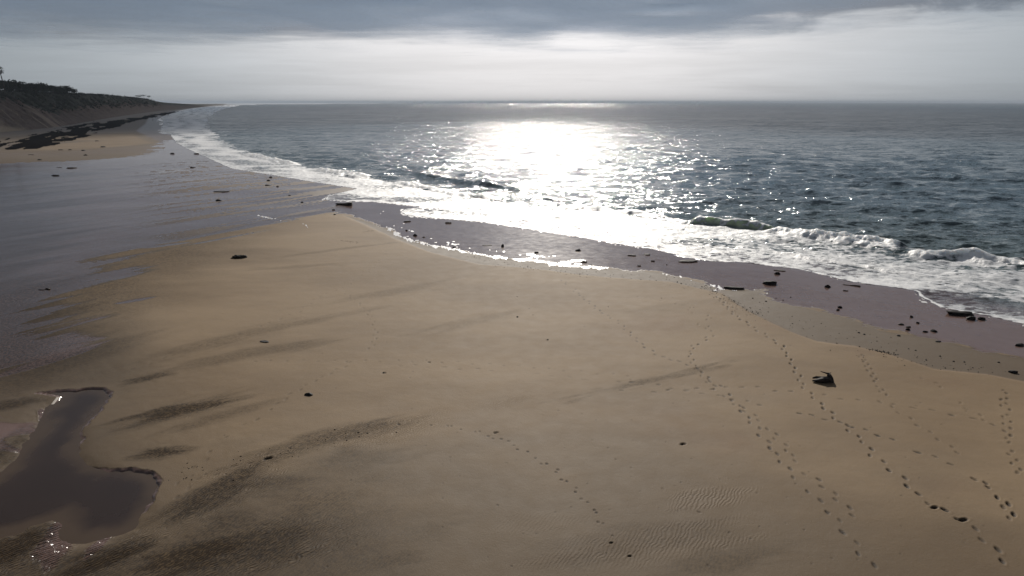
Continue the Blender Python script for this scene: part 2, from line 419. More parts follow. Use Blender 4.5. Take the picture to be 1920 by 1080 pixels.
# damp round the pool, plus lens falloff painted into colour at left and near
low = sst(-(X+.62*(Y-4)), -7, 9)*sst(RR, 95, 50)
near_falloff = sst(36-RR, 0, 14)*sst(-(X-4), -14, 14)
wet = np.maximum(wet, np.minimum(.5, .62*low*(.75+.5*fbm(X/5, Y/2.5, 78, 3))))
left_falloff = .62*sst(at(300, 600)[0]+fbm(X/6, Y/3, 75, 3)*8-X, 0, 18)*sst(RR, 190, 55)*np.where(RR > 32, 1, .6)  # darkening towards the left edge, lens falloff painted as dark sand
left_falloff = np.maximum(left_falloff, .85*sst(X/np.maximum(Y, 1)+(fbm(U/20, V_/3, 73, 3)-.5)*.22, -.50, -.76)*sst(RR, 300, 200)*sst(RR, 45, 60))
left_falloff = np.maximum(left_falloff, .55*sst(34-RR+(fbm(X/4, Y/2, 76, 4)-.5)*14, 0, 7)*sst(-(X+3+(fbm(X/5, Y/5, 74, 3)-.5)*8), 0, 8))
wet = np.maximum(wet, (.34*near_falloff)*(.7+.6*fbm(X/3, Y/1.5, 77, 3)))
wet = np.maximum(wet, (.34+.1*sst(-X, 0, 10))*sst(46-RR+(fbm(X/7, Y/4, 79, 3)-.5)*12, 0, 22))  # near ground darkened for lens falloff, by way of the damp tone
silt_falloff = np.zeros(X.shape); rip = np.zeros(X.shape)
for (p0, p1, w, k) in [((215, 800), (430, 757), 1.5, .75), ((255, 853), (345, 848), .8, .7), ((205, 722), (340, 700), 1.0, .55), ((-40, 775), (95, 742), 1.5, .65),
                       ((300, 990), (500, 878), 1.6, .6), ((330, 1075), (620, 1000), 1.9, .62), ((-60, 900), (70, 800), 1.7, .6), ((240, 1080), (480, 1030), 1.6, .8), ((-100, 1060), (60, 1040), 1.5, .8), ((340, 945), (450, 900), .7, .5), ((620, 1080), (820, 1050), 1.0, .3), ((300, 815), (520, 760), .8, .3), ((1200, 1085), (1500, 1040), .9, .25), ((-80, 1090), (110, 985), 2.1, .8),
                       ((80, 1100), (260, 1030), 1.3, .8), ((430, 880), (760, 795), 1.3, .42), ((230, 800), (480, 735), 1.4, .3), ((600, 575), (860, 530), 2.2, .13),
                       ((250, 690), (560, 610), 1.6, .16), ((1060, 758), (1390, 682), .7, .2), ((760, 640), (980, 585), 1.5, .1), ((400, 640), (700, 585), 1.4, .15),
                       ((300, 700), (640, 640), 1.3, .18), ((560, 1050), (900, 985), 1.4, .10), ((1000, 1060), (1380, 1000), 1.3, .10), ((0, 690), (230, 640), 2.0, .35),
                       ((330, 480), (470, 488), 1.2, .1), ((470, 492), (760, 455), .8, .14), ((420, 512), (700, 495), .9, .12), ((500, 905), (800, 850), 1.2, .12),
                       ((1180, 590), (1420, 560), 1.3, .05), ((0, 650), (150, 640), 2.2, .5), ((-30, 955), (60, 930), .7, .4)]:
    silt_falloff = np.maximum(silt_falloff, (k*2 if k < .21 else min(1, k*1.2))*streak(p0, p1, w, .9, 1.1, 31+int(w*10)))
for (p0, p1, w, k) in [((560, 845), (850, 785), 2.0, 1.0), ((390, 900), (560, 855), 1.4, .9), ((880, 775), (1010, 748), .9, .6), ((300, 990), (520, 885), 1.9, .9),
                       ((330, 1075), (640, 1000), 2.3, 1.), ((-80, 1090), (150, 970), 2.6, 1.6), ((110, 1100), (300, 1000), 1.6, 1.6), ((1000, 1070), (1400, 1000), 1.6, .4),
                       ((900, 1000), (1090, 985), 1.0, .2), ((215, 800), (430, 757), 1.8, .7), ((-60, 900), (95, 790), 1.8, .9), ((-20, 760), (150, 725), 1.3, .8), ((1240, 960), (1400, 930), 1.0, .5), ((200, 720), (380, 690), 1.2, .6)]:
    rip = np.maximum(rip, k*streak(p0, p1, w, .8, .8, 61+int(w*10)))
silt_falloff = np.maximum(silt_falloff, left_falloff)*sst(sp, .0, 1.0)
for (p0, p1, w) in [((125, 960), (80, 1085), .9), ((215, 985), (150, 1060), .4), ((75, 760), (90, 800), .35)]:
    q_ = streak(p0, p1, w, .7, .8, 95); wet = np.maximum(wet, .85*q_); rip = np.maximum(rip, 2.2*q_)
wet = np.maximum(wet, .82*sst(-(sdist(X, Y, line([(-260, 765), (95, 762), (100, 800), (60, 860), (10, 930), (-260, 960)]))+(fbm(X/3, Y, 96, 3)-.5)*5), -.5, 2))
# runnel marks: two dark wet tongues
for (p0, p1, w, k) in [((185, 524), (262, 515), .55, .93), ((215, 576), (288, 562), .6, .93), ((300, 437), (570, 411), .5, .9), ((260, 470), (355, 458), .9, .93), ((-20, 655), (190, 640), 1.3, .95)]:
    wet = np.maximum(wet, k*streak(p0, p1, w, .5, .35, 91))
wet = np.maximum(wet, sst(-sp, -.25, .1))
warm = np.clip(sst(fbm(X/9, Y/9, 41, 3), .5, .7)*.5*sst(X, 4, 18)+.7*streak((165, 870), (310, 900), .6, .8, .5)+.5*sst(-sdD, -.6, 1)*sst(X, 20, 40), 0, 1)

# footprints and other dents
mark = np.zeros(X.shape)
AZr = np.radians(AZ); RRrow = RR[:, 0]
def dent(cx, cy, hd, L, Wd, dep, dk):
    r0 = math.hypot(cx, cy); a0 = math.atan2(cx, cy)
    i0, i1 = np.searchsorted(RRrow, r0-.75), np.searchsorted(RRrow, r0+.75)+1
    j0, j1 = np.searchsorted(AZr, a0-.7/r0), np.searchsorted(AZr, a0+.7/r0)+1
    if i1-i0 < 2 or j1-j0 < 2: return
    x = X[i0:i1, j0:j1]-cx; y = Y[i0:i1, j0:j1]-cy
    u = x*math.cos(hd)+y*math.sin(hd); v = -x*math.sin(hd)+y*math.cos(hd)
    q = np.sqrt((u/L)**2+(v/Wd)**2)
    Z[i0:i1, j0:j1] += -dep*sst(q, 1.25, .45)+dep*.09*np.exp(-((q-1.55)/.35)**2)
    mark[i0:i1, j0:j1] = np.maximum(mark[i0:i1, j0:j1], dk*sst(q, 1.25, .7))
rng = random.Random(5)
def track(pts, step=.72, side=.13, L=.19, Wd=.09, dep=.034, dk=.95, skip=.06, jit=.04):
    if pts[0][0] in (480, 500, 650, 725, 750): dk *= .6; dep *= .65
    P = line(pts); cum = [0]
    for i in range(len(P)-1): cum.append(cum[-1]+math.hypot(*(P[i+1]-P[i])))
    s = 0; k = 0
    while s < cum[-1]:
        i = max(j for j in range(len(cum)) if cum[j] <= s); i = min(i, len(P)-2)
        f = (s-cum[i])/(cum[i+1]-cum[i]); p = P[i]+(P[i+1]-P[i])*f; d = (P[i+1]-P[i])/(cum[i+1]-cum[i])
        hd = math.atan2(d[1], d[0]); sg = 1 if k % 2 else -1
        if rng.random() > skip:
            a = rng.uniform(.55, 1.1); sc = rng.uniform(.85, 1.15)
            dent(p[0]-d[1]*side*sg+rng.gauss(0, jit), p[1]+d[0]*side*sg+rng.gauss(0, jit), hd+rng.gauss(0, .15), L*sc, Wd*sc, dep*a, dk*a)
        s += step*rng.uniform(.9, 1.12); k += 1
T = track
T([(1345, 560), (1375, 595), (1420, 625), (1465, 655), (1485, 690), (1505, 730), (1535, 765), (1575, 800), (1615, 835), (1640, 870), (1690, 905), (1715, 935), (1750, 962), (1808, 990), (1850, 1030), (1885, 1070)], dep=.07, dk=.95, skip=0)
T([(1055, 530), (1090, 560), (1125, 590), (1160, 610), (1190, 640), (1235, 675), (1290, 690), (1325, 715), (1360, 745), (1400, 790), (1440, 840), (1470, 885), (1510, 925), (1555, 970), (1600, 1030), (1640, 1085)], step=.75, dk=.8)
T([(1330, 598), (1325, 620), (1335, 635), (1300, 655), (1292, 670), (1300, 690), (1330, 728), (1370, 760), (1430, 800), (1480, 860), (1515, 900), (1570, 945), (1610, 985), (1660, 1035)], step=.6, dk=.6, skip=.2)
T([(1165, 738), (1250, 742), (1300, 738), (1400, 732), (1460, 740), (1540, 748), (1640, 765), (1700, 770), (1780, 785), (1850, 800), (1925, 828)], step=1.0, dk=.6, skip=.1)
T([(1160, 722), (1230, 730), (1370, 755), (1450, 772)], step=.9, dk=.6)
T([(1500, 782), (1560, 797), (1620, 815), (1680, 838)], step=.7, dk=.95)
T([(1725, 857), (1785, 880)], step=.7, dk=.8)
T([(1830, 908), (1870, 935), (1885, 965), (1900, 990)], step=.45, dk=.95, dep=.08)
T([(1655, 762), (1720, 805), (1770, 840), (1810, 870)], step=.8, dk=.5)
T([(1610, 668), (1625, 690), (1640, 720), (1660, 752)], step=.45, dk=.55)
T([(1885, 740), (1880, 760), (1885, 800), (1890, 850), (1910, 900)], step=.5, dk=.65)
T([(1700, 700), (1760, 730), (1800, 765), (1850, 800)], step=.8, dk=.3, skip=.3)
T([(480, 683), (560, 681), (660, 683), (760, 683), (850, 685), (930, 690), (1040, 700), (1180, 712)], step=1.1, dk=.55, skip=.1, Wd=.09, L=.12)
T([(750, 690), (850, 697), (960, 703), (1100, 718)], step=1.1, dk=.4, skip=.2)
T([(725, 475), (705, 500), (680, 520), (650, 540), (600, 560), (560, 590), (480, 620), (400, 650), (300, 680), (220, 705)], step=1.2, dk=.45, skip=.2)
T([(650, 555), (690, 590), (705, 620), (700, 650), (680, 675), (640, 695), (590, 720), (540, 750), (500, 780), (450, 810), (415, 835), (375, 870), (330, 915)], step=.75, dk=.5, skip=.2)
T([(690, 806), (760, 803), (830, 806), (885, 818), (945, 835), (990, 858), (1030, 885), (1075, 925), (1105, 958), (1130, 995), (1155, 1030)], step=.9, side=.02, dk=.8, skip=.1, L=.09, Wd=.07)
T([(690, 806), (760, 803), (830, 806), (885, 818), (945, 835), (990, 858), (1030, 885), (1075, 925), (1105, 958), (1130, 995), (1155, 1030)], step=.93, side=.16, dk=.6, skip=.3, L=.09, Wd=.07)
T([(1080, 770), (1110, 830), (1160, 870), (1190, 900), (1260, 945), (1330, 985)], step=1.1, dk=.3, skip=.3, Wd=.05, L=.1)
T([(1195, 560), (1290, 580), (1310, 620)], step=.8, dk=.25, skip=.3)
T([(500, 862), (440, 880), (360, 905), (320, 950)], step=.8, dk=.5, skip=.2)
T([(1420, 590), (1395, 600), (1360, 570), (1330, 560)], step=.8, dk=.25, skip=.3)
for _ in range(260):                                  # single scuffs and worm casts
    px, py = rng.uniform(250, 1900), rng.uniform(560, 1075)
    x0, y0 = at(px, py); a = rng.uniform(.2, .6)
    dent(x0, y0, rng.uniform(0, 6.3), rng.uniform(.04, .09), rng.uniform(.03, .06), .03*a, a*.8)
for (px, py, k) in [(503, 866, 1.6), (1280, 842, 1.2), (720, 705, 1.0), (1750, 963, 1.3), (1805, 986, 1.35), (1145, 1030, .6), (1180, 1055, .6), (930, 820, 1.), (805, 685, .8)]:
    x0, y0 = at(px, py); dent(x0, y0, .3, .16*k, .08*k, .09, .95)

V = np.stack([X, Y, Z], -1).reshape(-1, 3)
deepq = (sdB.ravel()[Q].max(1) < -9-.02*RR.ravel()[Q].max(1))
VX, VY = V[Q[:, 0], 0], V[Q[:, 0], 1]
keep = ~deepq & (RR.ravel()[Q[:, 0]] < 6000)
beach = grid_mesh('beach', V, Q[keep], M_SAND, dict(wet=wet.ravel(), silt_falloff=silt_falloff.ravel(), ripple=rip.ravel(), mark=mark.ravel(), warm=warm.ravel()))
tag(beach, 'wide sandy beach with wet runnels, ripples and footprints', kind='structure')

# tide pool water
pq = (sp.ravel()[Q].min(1) < 1.0)
Vp = V.copy(); Vp[:, 2] = POOLZ
pool = grid_mesh('tide_pool_water', Vp, Q[pq][::1], M_POOL, dict(edge=(.42*sst(sp+(fbm(X/2, Y/2, 66, 3)-.5)*1.2, -1.1, .1)).ravel()))
tag(pool, 'still dark water of the tide pool in the sand', kind='structure')

# swash foam left on the sand
Ff = np.zeros(X.shape)
fn = fbm(X*1.1, Y*.8, 51, 4); fn2 = fbm(X*2.6, Y*2.6, 52, 3)
def foamline(pts, w, k=1.0, thr=.5):
    global Ff
    P = line(pts); x0, y0 = P.min(0)-6; x1, y1 = P.max(0)+6
    m = (X > x0) & (X < x1) & (Y > y0) & (Y < y1)
    d, _ = pdist(X[m]+(fn[m]-.5)*2.2, Y[m]+(fn2[m]-.5)*1.6, P)
    f = k*np.exp(-(d/w)**2)+(fn2[m]-.5)*.9
    Ff[m] = np.maximum(Ff[m], f)
foamline(C_PX[2:8], .38, 1.0); foamline(C_PX[7:12], .45, 1.1); foamline(C_PX[11:18], .16, .8)
foamline([(1040, 498), (1075, 492), (1092, 490)], .7, 1.1)
foamline([(985, 488), (1020, 484), (1038, 484)], .35, .9)
foamline([(608, 376), (611, 368), (640, 361), (665, 356)], .30, 1.1)
foamline([(757, 392), (750, 399), (772, 406), (830, 410)], .35, 1.2)
foamline([(484, 405), (500, 411), (520, 413)], .30, .85); foamline([(528, 416), (560, 420), (582, 431)], .22, .9)
foamline([(1715, 546), (1722, 556), (1765, 577), (1800, 584), (1850, 592), (1925, 608)], .16, 1.1)
for (a, b) in [((700, 397), (780, 394)), ((655, 398), (690, 397)), ((560, 376), (590, 377)), ((690, 401), (740, 399)), ((880, 452), (890, 451)), ((900, 470), (950, 474)),
               ((1120, 452), (1200, 466)), ((1060, 440), (1110, 446)), ((820, 463), (860, 468)), ((755, 420), (800, 416)), ((1045, 449), (1130, 452))]:
    foamline([a, b], .22, .8)
spk = fbm(X*.9, Y*.7, 55, 2)*.5+fbm(X*3, Y*2, 56, 2)*.5
nearC, _ = pdist(X, Y, line(C_PX[2:12]))
Ff = np.maximum(Ff, np.where((spk > .64) & (nearC < 4) & (wet > .8), .8, 0))
fq = (Ff.ravel()[Q].mean(1) > .6) & (sdB.ravel()[Q].max(1) > -3) & (RR.ravel()[Q[:, 0]] < 250)
Vf = V.copy(); Vf[:, 2] += .012+.03*np.clip(Ff.ravel()-.45, 0, 1)*fn2.ravel()
if fq.any():
    foam = grid_mesh('swash_foam', Vf, Q[fq], M_FOAM)
    tag(foam, 'thin white foam line left on the wet sand by the last wave', kind='stuff')

# wrack band of dark seaweed along the far beach
wr = line([(-60, 266), (30, 258), (60, 252), (120, 240), (170, 231), (220, 226), (300, 213), (345, 207), (338, 211), (300, 217), (245, 229), (215, 240), (180, 249), (150, 262), (80, 279), (-60, 288)])
sdR = sdist(X, Y, wr)
# offset along the coast so the patches run with it
cdir = np.array([-.45, .89]); ud = X*cdir[0]+Y*cdir[1]; vd = -X*cdir[1]+Y*cdir[0]
wn = fbm(ud/34, vd/5.5, 71, 5, .62)
core = sst(-sdR, -6, 10)
lowband = np.exp(-(pdist(X, Y, line([(-60, 276), (60, 273), (120, 258), (170, 243), (200, 234), (260, 225), (330, 209)]))[0]/16)**2)
wk = core*(wn-.525+.19*lowband)
wq = (wk.ravel()[Q].mean(1) > .035) & (RR.ravel()[Q[:, 0]] > 150)
M_WEED = simple_mat('seaweed', (.005, .004, .004), .9, .4, 2.0, 0.0)
Vw = V.copy(); Vw[:, 2] += .06+.25*np.clip(wk.ravel(), 0, .5)
weed = grid_mesh('seaweed_wrack', Vw, Q[wq], M_WEED)
tag(weed, 'dark bank of seaweed washed up along the foot of the far cliff', kind='stuff')

# ------------------------------------------------------------------ the sea
AZ2 = np.concatenate([np.linspace(-45, -42, 6)[:-1], np.arange(-42, 43, .072), np.linspace(43, 95, 50)])
D2 = np.concatenate([np.linspace(50, 22, 30)[:-1], np.arange(22, 14, -.06), np.arange(14, 2.0, -.034), np.arange(2.0, .25, -.022), [.2, .15, .11, .08, .06, .045, .035]])
X, Y, RR, Q2 = polar(AZ2, D2)
sB = sdist(X, Y, WATER); sA = sdist(X, Y, DEEP)
dr = RR*RR/H*R(.03)+.05
out_ = sst(-sB, 1, 26)
h = np.zeros(X.shape); hx = np.zeros(X.shape); hy = np.zeros(X.shape)
wr_ = np.random.RandomState(3)
for i in range(64):
    lam = 1.5*(14/1.5)**(wr_.rand()**1.2)
    th = R(-97)+wr_.randn()*R(30); ph = wr_.rand()*6.283
    k = 2*math.pi/lam; amp = .0064*lam**.75*wr_.uniform(.6, 1.2)
    kx, ky = k*math.cos(th), k*math.sin(th)
    w = sst(lam/dr, 2.2, 5.0)
    arg = kx*X+ky*Y+ph
    h += w*amp*np.cos(arg); hx -= w*amp*math.cos(th)*np.sin(arg)*1.0; hy -= w*amp*math.sin(th)*np.sin(arg)*1.0
# gusty groups: patches of steeper sea
grp = .45+1.1*fbm(X/38, Y/60, 81, 3)
rgt = .75+.75*sst(X/np.maximum(Y, 1), .0, .5)
h *= grp*rgt; 
h *= out_; hx *= out_*grp; hy *= out_*grp
foam_ = np.zeros(X.shape); green = np.zeros(X.shape)
# foam field between the break and the beach
inz = sst(-(sB+(fbm(X/1.1, Y/1.1, 85, 3)-.5)*.5), .0, .25)
oz = sst(sA+(fbm(X/7, Y/4, 82, 4)-.5)*9, -1.2, 1.6)
dens = .69+.34*(fbm(X/9, Y/5, 83, 4)-.5)*2
thin1 = np.exp(-(pdist(X, Y, line([(1740, 556), (1830, 562), (1930, 580)]))[0]/2.2)**2)+np.exp(-(pdist(X, Y, line([(650, 370), (740, 375)]))[0]/4)**2)+np.exp(-(pdist(X, Y, line([(790, 400), (880, 403)]))[0]/2.5)**2)
dens = dens-.26*np.clip(thin1, 0, 1)
tt = np.clip(sB/(sB+np.minimum(sA, 0)*0-np.abs(sA)-1e-3), 0, 1)
stripe = np.sin(-sB*.42+(fbm(X/30, Y/30, 87, 3)-.5)*9)
dens = dens-(-.06+.13*stripe)*sst(RR, 90, 200)
edgef = np.exp(-((-sB-.25)/.3)**2)
foam_ = inz*oz*np.clip(dens, 0, 1)
foam_ = np.maximum(foam_, edgef*inz*.95)
h += inz*oz*((fbm(X/1.3, Y/1.3, 84, 4)-.5)*.20*sst(-sB, .5, 5))
# drifting streaks of foam just outside the break
fs = fbm(X/14, Y/2.6, 86, 5, .6)
foam_ = np.maximum(foam_, sst(fs, .60, .74)*.55*sst(-sA, 26, 3)*sst(-sB, 3, 8))
def breaker(pts, hgt, back, front, roller, seed, f=1.0, grn=0.0, lip=0.0):
    """a wave standing up along a crest line; roller = width of tumbling foam in front"""
    global h, foam_, green
    P = line(pts); x0, y0 = P.min(0)-14; x1, y1 = P.max(0)+14
    m = (X > x0) & (X < x1) & (Y > y0) & (Y < y1)
    x = X[m]; y = Y[m]
    wv_ = (fbm(x/3, y/3, seed, 3)-.5)
    d, a = pdist(x+wv_*1.2, y+wv_*1.2, P)
    # side: towards the shore (lower distance to line B) is the front
    n = np.array([-(P[-1]-P[0])[1], (P[-1]-P[0])[0]]); n /= np.linalg.norm(n)
    # the front faces the camera
    if n@(-P.mean(0)) < 0: n = -n
    rel = np.zeros(x.shape); best = np.full(x.shape, 1e18)
    for i in range(len(P)-1):
        aa, bb = P[i], P[i+1]; dd = bb-aa; L = dd@dd; k = np.clip(((x-aa[0])*dd[0]+(y-aa[1])*dd[1])/L, 0, 1)
        q = (x-aa[0]-k*dd[0])**2+(y-aa[1]-k*dd[1])**2; s = (x-aa[0]-k*dd[0])*n[0]+(y-aa[1]-k*dd[1])*n[1]
        mm = q < best; best[mm] = q[mm]; rel[mm] = s[mm]
    s = np.where(rel > 0, d, -d)
    tap = sst(a, 0, .14)*sst(1-a, 0, .14); tap = np.where((a <= 0) | (a >= 1), 0, tap)
    var = .75+.5*fbm(a*9+seed, a*0, seed+1, 3)
    prof = np.where(s < 0, np.exp(-(s/back)**2), np.exp(-(s/front)**2))
    lump = fbm(x/.9, y/.9, seed+2, 4)-.5
    add = hgt*tap*var*prof
    rl = np.zeros(x.shape)
    if roller:
        rl = tap*sst(s, -.7, -.1)*sst(s, roller*(1+wv_*1.2), roller*.45)
        add = np.maximum(add, hgt*.62*rl*var)+rl*lump*hgt*.75
    h[m] += add
    foam_[m] = np.maximum(foam_[m]*(1-grn*tap*(np.abs(s-.2) < front*1.6)), np.clip(rl*1.15, 0, 1)*f)
    if grn: foam_[m] = np.maximum(foam_[m], tap*sst(s, -.3, .2)*sst(s, front*2.2, front)*sst(fbm(x/1.6, y/.5, seed+6, 4), .45, .62)*.75)
    if lip: foam_[m] = np.maximum(foam_[m], lip*tap*np.exp(-((s+.05)/.28)**2)*(.6+.9*(lump+.5)))
    if grn: green[m] = np.maximum(green[m], grn*tap*sst(s, -.5, .1)*sst(s, front*1.9, front*.6)*(.5+fbm(x/1.1, y/3, seed+5, 2)))
breaker([(1095, 391), (1130, 393), (1180, 399), (1250, 411), (1310, 420)], .38, 1.6, .8, 2.0, 101)
breaker([(1290, 417), (1340, 421), (1400, 424), (1462, 430)], 1.0, 1.8, .75, 0, 102, grn=1.0, lip=.9)
breaker([(1430, 430), (1480, 437), (1540, 445), (1600, 452), (1660, 460), (1700, 468)], .85, 1.6, .8, 2.0, 103)
breaker([(1560, 452), (1620, 460), (1690, 470)], .5, 1.0, .6, 1.6, 104)
breaker([(1690, 474), (1735, 482), (1760, 481), (1800, 480), (1850, 488), (1935, 500), (2050, 515)], .62, 1.4, .9, 1.6, 105)
breaker([(880, 347), (930, 352), (985, 360)], .55, 3, 1.2, 0, 106, lip=.5)
breaker([(770, 326), (820, 334), (880, 345), (940, 352)], .7, 3, 1.3, 0, 107, lip=.55)
breaker([(590, 318), (640, 324), (700, 335)], .7, 2, 1.2, 3.0, 108)
breaker([(460, 288), (500, 297), (560, 311)], .7, 2, 1.2, 3.0, 109)
breaker([(730, 340), (800, 352), (880, 368), (960, 378)], .55, 2, 1.0, 2.2, 110)
breaker([(980, 372), (1060, 378), (1120, 383), (1180, 388)], .25, 2, 1.0, 0, 111, lip=.3)
breaker([(1340, 378), (1420, 380), (1530, 384)], .35, 2.5, 1.2, 0, 112, lip=.62)
breaker([(800, 390), (900, 402), (1000, 414), (1120, 432), (1240, 452)], .22, .8, .5, 1.2, 113, f=.95)
breaker([(1440, 472), (1540, 488), (1650, 506), (1760, 520)], .20, .8, .5, .9, 114, f=.95)
breaker([(1740, 300), (1790, 305), (1850, 310)], .5, 1.5, 1.0, 0, 115, lip=.5)
breaker([(1700, 325), (1760, 330), (1800, 336)], .5, 1.5, 1.0, 0, 116, lip=.5)
shal = sst(-sA, 55, 0)*.75
farA = sst(RR, 80, 600)
Zs = h+.03*sst(-sB, -.1, .5)
Zs = np.where(sB > 0, .02-.5*sB, Zs)
Zs = np.where(sB < 0, np.maximum(Zs, sB*.03+.02), Zs)
Vs = np.stack([X+hx, Y+hy, Zs], -1).reshape(-1, 3)
sBf = sB.ravel()
kq = (sBf[Q2].min(1) < .35)
sea = grid_mesh('sea', Vs, Q2[kq], M_SEA, dict(film=sst(-sB, 9, 2.5).ravel(), foam=foam_.ravel(), green=green.ravel(), shallow=shal.ravel(), far=farA.ravel()))
tag(sea, 'grey green sea with a glittering sun path and white surf', kind='structure')
# LATER PARTS
# ------------------------------------------------------------------ the sand cliff and its plateau
base = [(-150, -60), (-176, 60), (-225, 240)]+[at(*p) for p in [(0, 249), (60, 244), (115, 238), (160, 230), (210, 221), (260, 213.5), (305, 207.8), (318, 206.6), (330, 205.4), (345, 204), (375, 201.3), (392, 199.3), (405, 197.6), (425, 195.3)]]
Hs = [24, 25, 25, 25, 26, 26.5, 26.5, 27, 28.3, 25.5, 23.5, 19.5, 16.5, 12, 6, 4, 2.5]
base = np.array(base); Hs = np.array(Hs, float)
cum = np.concatenate([[0], np.cumsum(np.hypot(*(base[1:]-base[:-1]).T))])
s_ = [0.0]
while s_[-1] < cum[-1]:
    p = np.array([np.interp(s_[-1], cum, base[:, k]) for k in (0, 1)])
    s_.append(s_[-1]+max(1.2, math.hypot(*p)*.0026))
s_ = np.array(s_[:-1])
bx = np.interp(s_, cum, base[:, 0]); by = np.interp(s_, cum, base[:, 1]); hh = np.interp(s_, cum, Hs)
def sm(a, n=7):
    k = np.ones(n)/n; return np.convolve(np.pad(a, n//2, mode='edge'), k, 'valid')
bx, by, hh = sm(bx), sm(by), sm(hh)
tx, ty = np.gradient(bx), np.gradient(by); tl = np.hypot(tx, ty); nx, ny = -ty/tl, tx/tl     # inland normal
nx, ny = sm(nx, 15), sm(ny, 15)
O = np.concatenate([[-6, -2], np.linspace(0, 46, 56), [48, 51, 56, 64, 80, 110, 160, 260, 500, 1200, 3000]])
def cliff_z(s, o, h0):
    g = fbm(s/9, o/30, 201, 4)-.5; g2 = fbm(s/2.6+o/9, o/12, 202, 3)-.5
    k = np.clip((o+g*13*sst(o, 2, 18))/42, -1, 1.4)
    prof = np.where(k < .5, .80*k/.5*.62, .50+.5*sst(k, .45, 1.0))
    prof = np.where(k < 0, k*.15, prof)
    z = h0*np.clip(prof, -.05, 1.0)+g2*1.5*sst(o, 3, 12)*sst(o, 52, 38)
    return z+(fbm(s/30, o/30, 203, 3)-.5)*2.2*sst(o, 35, 60)-.25
SS, OO = np.meshgrid(s_, O, indexing='ij')
XX = bx[:, None]+nx[:, None]*OO; YY = by[:, None]+ny[:, None]*OO
ZZ = cliff_z(SS, OO, hh[:, None])
Vc = np.stack([XX, YY, ZZ], -1).reshape(-1, 3)
idx = np.arange(XX.size).reshape(XX.shape)
Qc = np.stack([idx[:-1, :-1], idx[1:, :-1], idx[1:, 1:], idx[:-1, 1:]], -1).reshape(-1, 4)
scr = bx[:, None]/by[:, None]+0*OO
vegn = fbm(SS/16, OO/9, 205, 4)
vlow = np.interp(np.broadcast_to(SS, SS.shape), s_, np.where(by < 425, 30, np.where(by < 560, 27, 17)))
vlow = np.where(YY > 900, 24, vlow)
veg = sst(OO+(vegn-.5)*26, vlow-1, vlow+3)
slide = sst(fbm((SS-OO*1.1)/5, OO/60, 206, 3), .55, .62)*sst(OO, 30, 18)*sst(YY, 640, 520)
fan = sst(YY+OO*3.2+(vegn-.5)*40, 490, 455)*sst(OO, 27, 14)
def cliff_material():
    m, t, b = new_mat('cliff_sand')
    P = t.node('ShaderNodeNewGeometry').outputs['Position']
    v = attr(t, 'veg'); sl_ = attr(t, 'slide'); fa = attr(t, 'fan')
    n = t.noise(t.mapping(P, (.2, .2, .35)), 1.0, 5, .65)[0]
    soil = t.mix(t.ramp(n, .35, .65), (.065, .042, .036, 1), (.125, .085, .068, 1))
    c = t.mix(t.math('MULTIPLY', sl_, .6), soil, (.30, .23, .18, 1))
    c = t.mix(fa, c, (.27, .215, .155, 1))
    vg = t.mix(t.ramp(n, .35, .65), (.010, .014, .010, 1), (.026, .032, .020, 1))
    c = t.mix(v, c, vg)
    t.put(b.inputs['Base Color'], c); b.inputs['Roughness'].default_value = .9; b.inputs['Specular IOR Level'].default_value = .15
    bp = t.node('ShaderNodeBump'); bp.inputs['Distance'].default_value = 1.4
    t.put(bp.inputs['Height'], t.noise(P, .5, 5, .7)[0]); t.put(b.inputs['Normal'], bp.outputs[0])
    return m
cliff = grid_mesh('sand_cliff', Vc, Qc, cliff_material(), dict(veg=veg.ravel(), slide=slide.ravel(), fan=fan.ravel()))
tag(cliff, kind='structure', label='eroded sand cliff with gullies and dark scrub on top')

def plateau(s, o):
    i = np.searchsorted(s_, s); i = min(i, len(s_)-1)
    x = bx[i]+nx[i]*o; y = by[i]+ny[i]*o
    return x, y, float(cliff_z(np.array([s_[i]]), np.array([float(o)]), np.array([hh[i]]))[0])
def s_at_screen(px):
    """distance along the coast whose base lies at this bearing"""
    tgt = (px-960)/F/1.036
    k = bx/by; ok = by > 300
    return s_[ok][np.argmin(np.abs(k[ok]-tgt))]

M_BARK = simple_mat('bark', (.05, .038, .03), .9, .3, 4)
M_LEAF = simple_mat('pine_needles', (.022, .034, .020), .9, .5, .8, 0.0)
M_SHRUB = simple_mat('shrub_leaves', (.018, .026, .016), .9, .5, .6, 0.0)
def mesh_obj(name, bm, mat, parent=None, smooth=False):
    me = bpy.data.meshes.new(name); bm.to_mesh(me); bm.free()
    if smooth:
        for p in me.polygons: p.use_smooth = True
    me.materials.append(mat)
    o = bpy.data.objects.new(name, me); COL.objects.link(o)
    if parent: o.parent = parent
    return o
def tube(bm, pts, radii, n=7):
    rings = []
    for i, p in enumerate(pts):
        p = Vector(p); d = (Vector(pts[min(i+1, len(pts)-1)])-Vector(pts[max(i-1, 0)])).normalized()
        a = d.orthogonal().normalized(); b_ = d.cross(a)
        rings.append([bm.verts.new(p+(a*math.cos(k/n*6.2832)+b_*math.sin(k/n*6.2832))*radii[i]) for k in range(n)])
    for i in range(len(rings)-1):
        ra, rb = rings[i], rings[i+1]
        off = min(range(n), key=lambda q: (rb[q].co-ra[0].co).length)
        for k in range(n):
            bm.faces.new((ra[k], ra[(k+1) % n], rb[(k+1+off) % n], rb[(k+off) % n]))
    bm.faces.new(rings[0][::-1]); bm.faces.new(rings[-1])
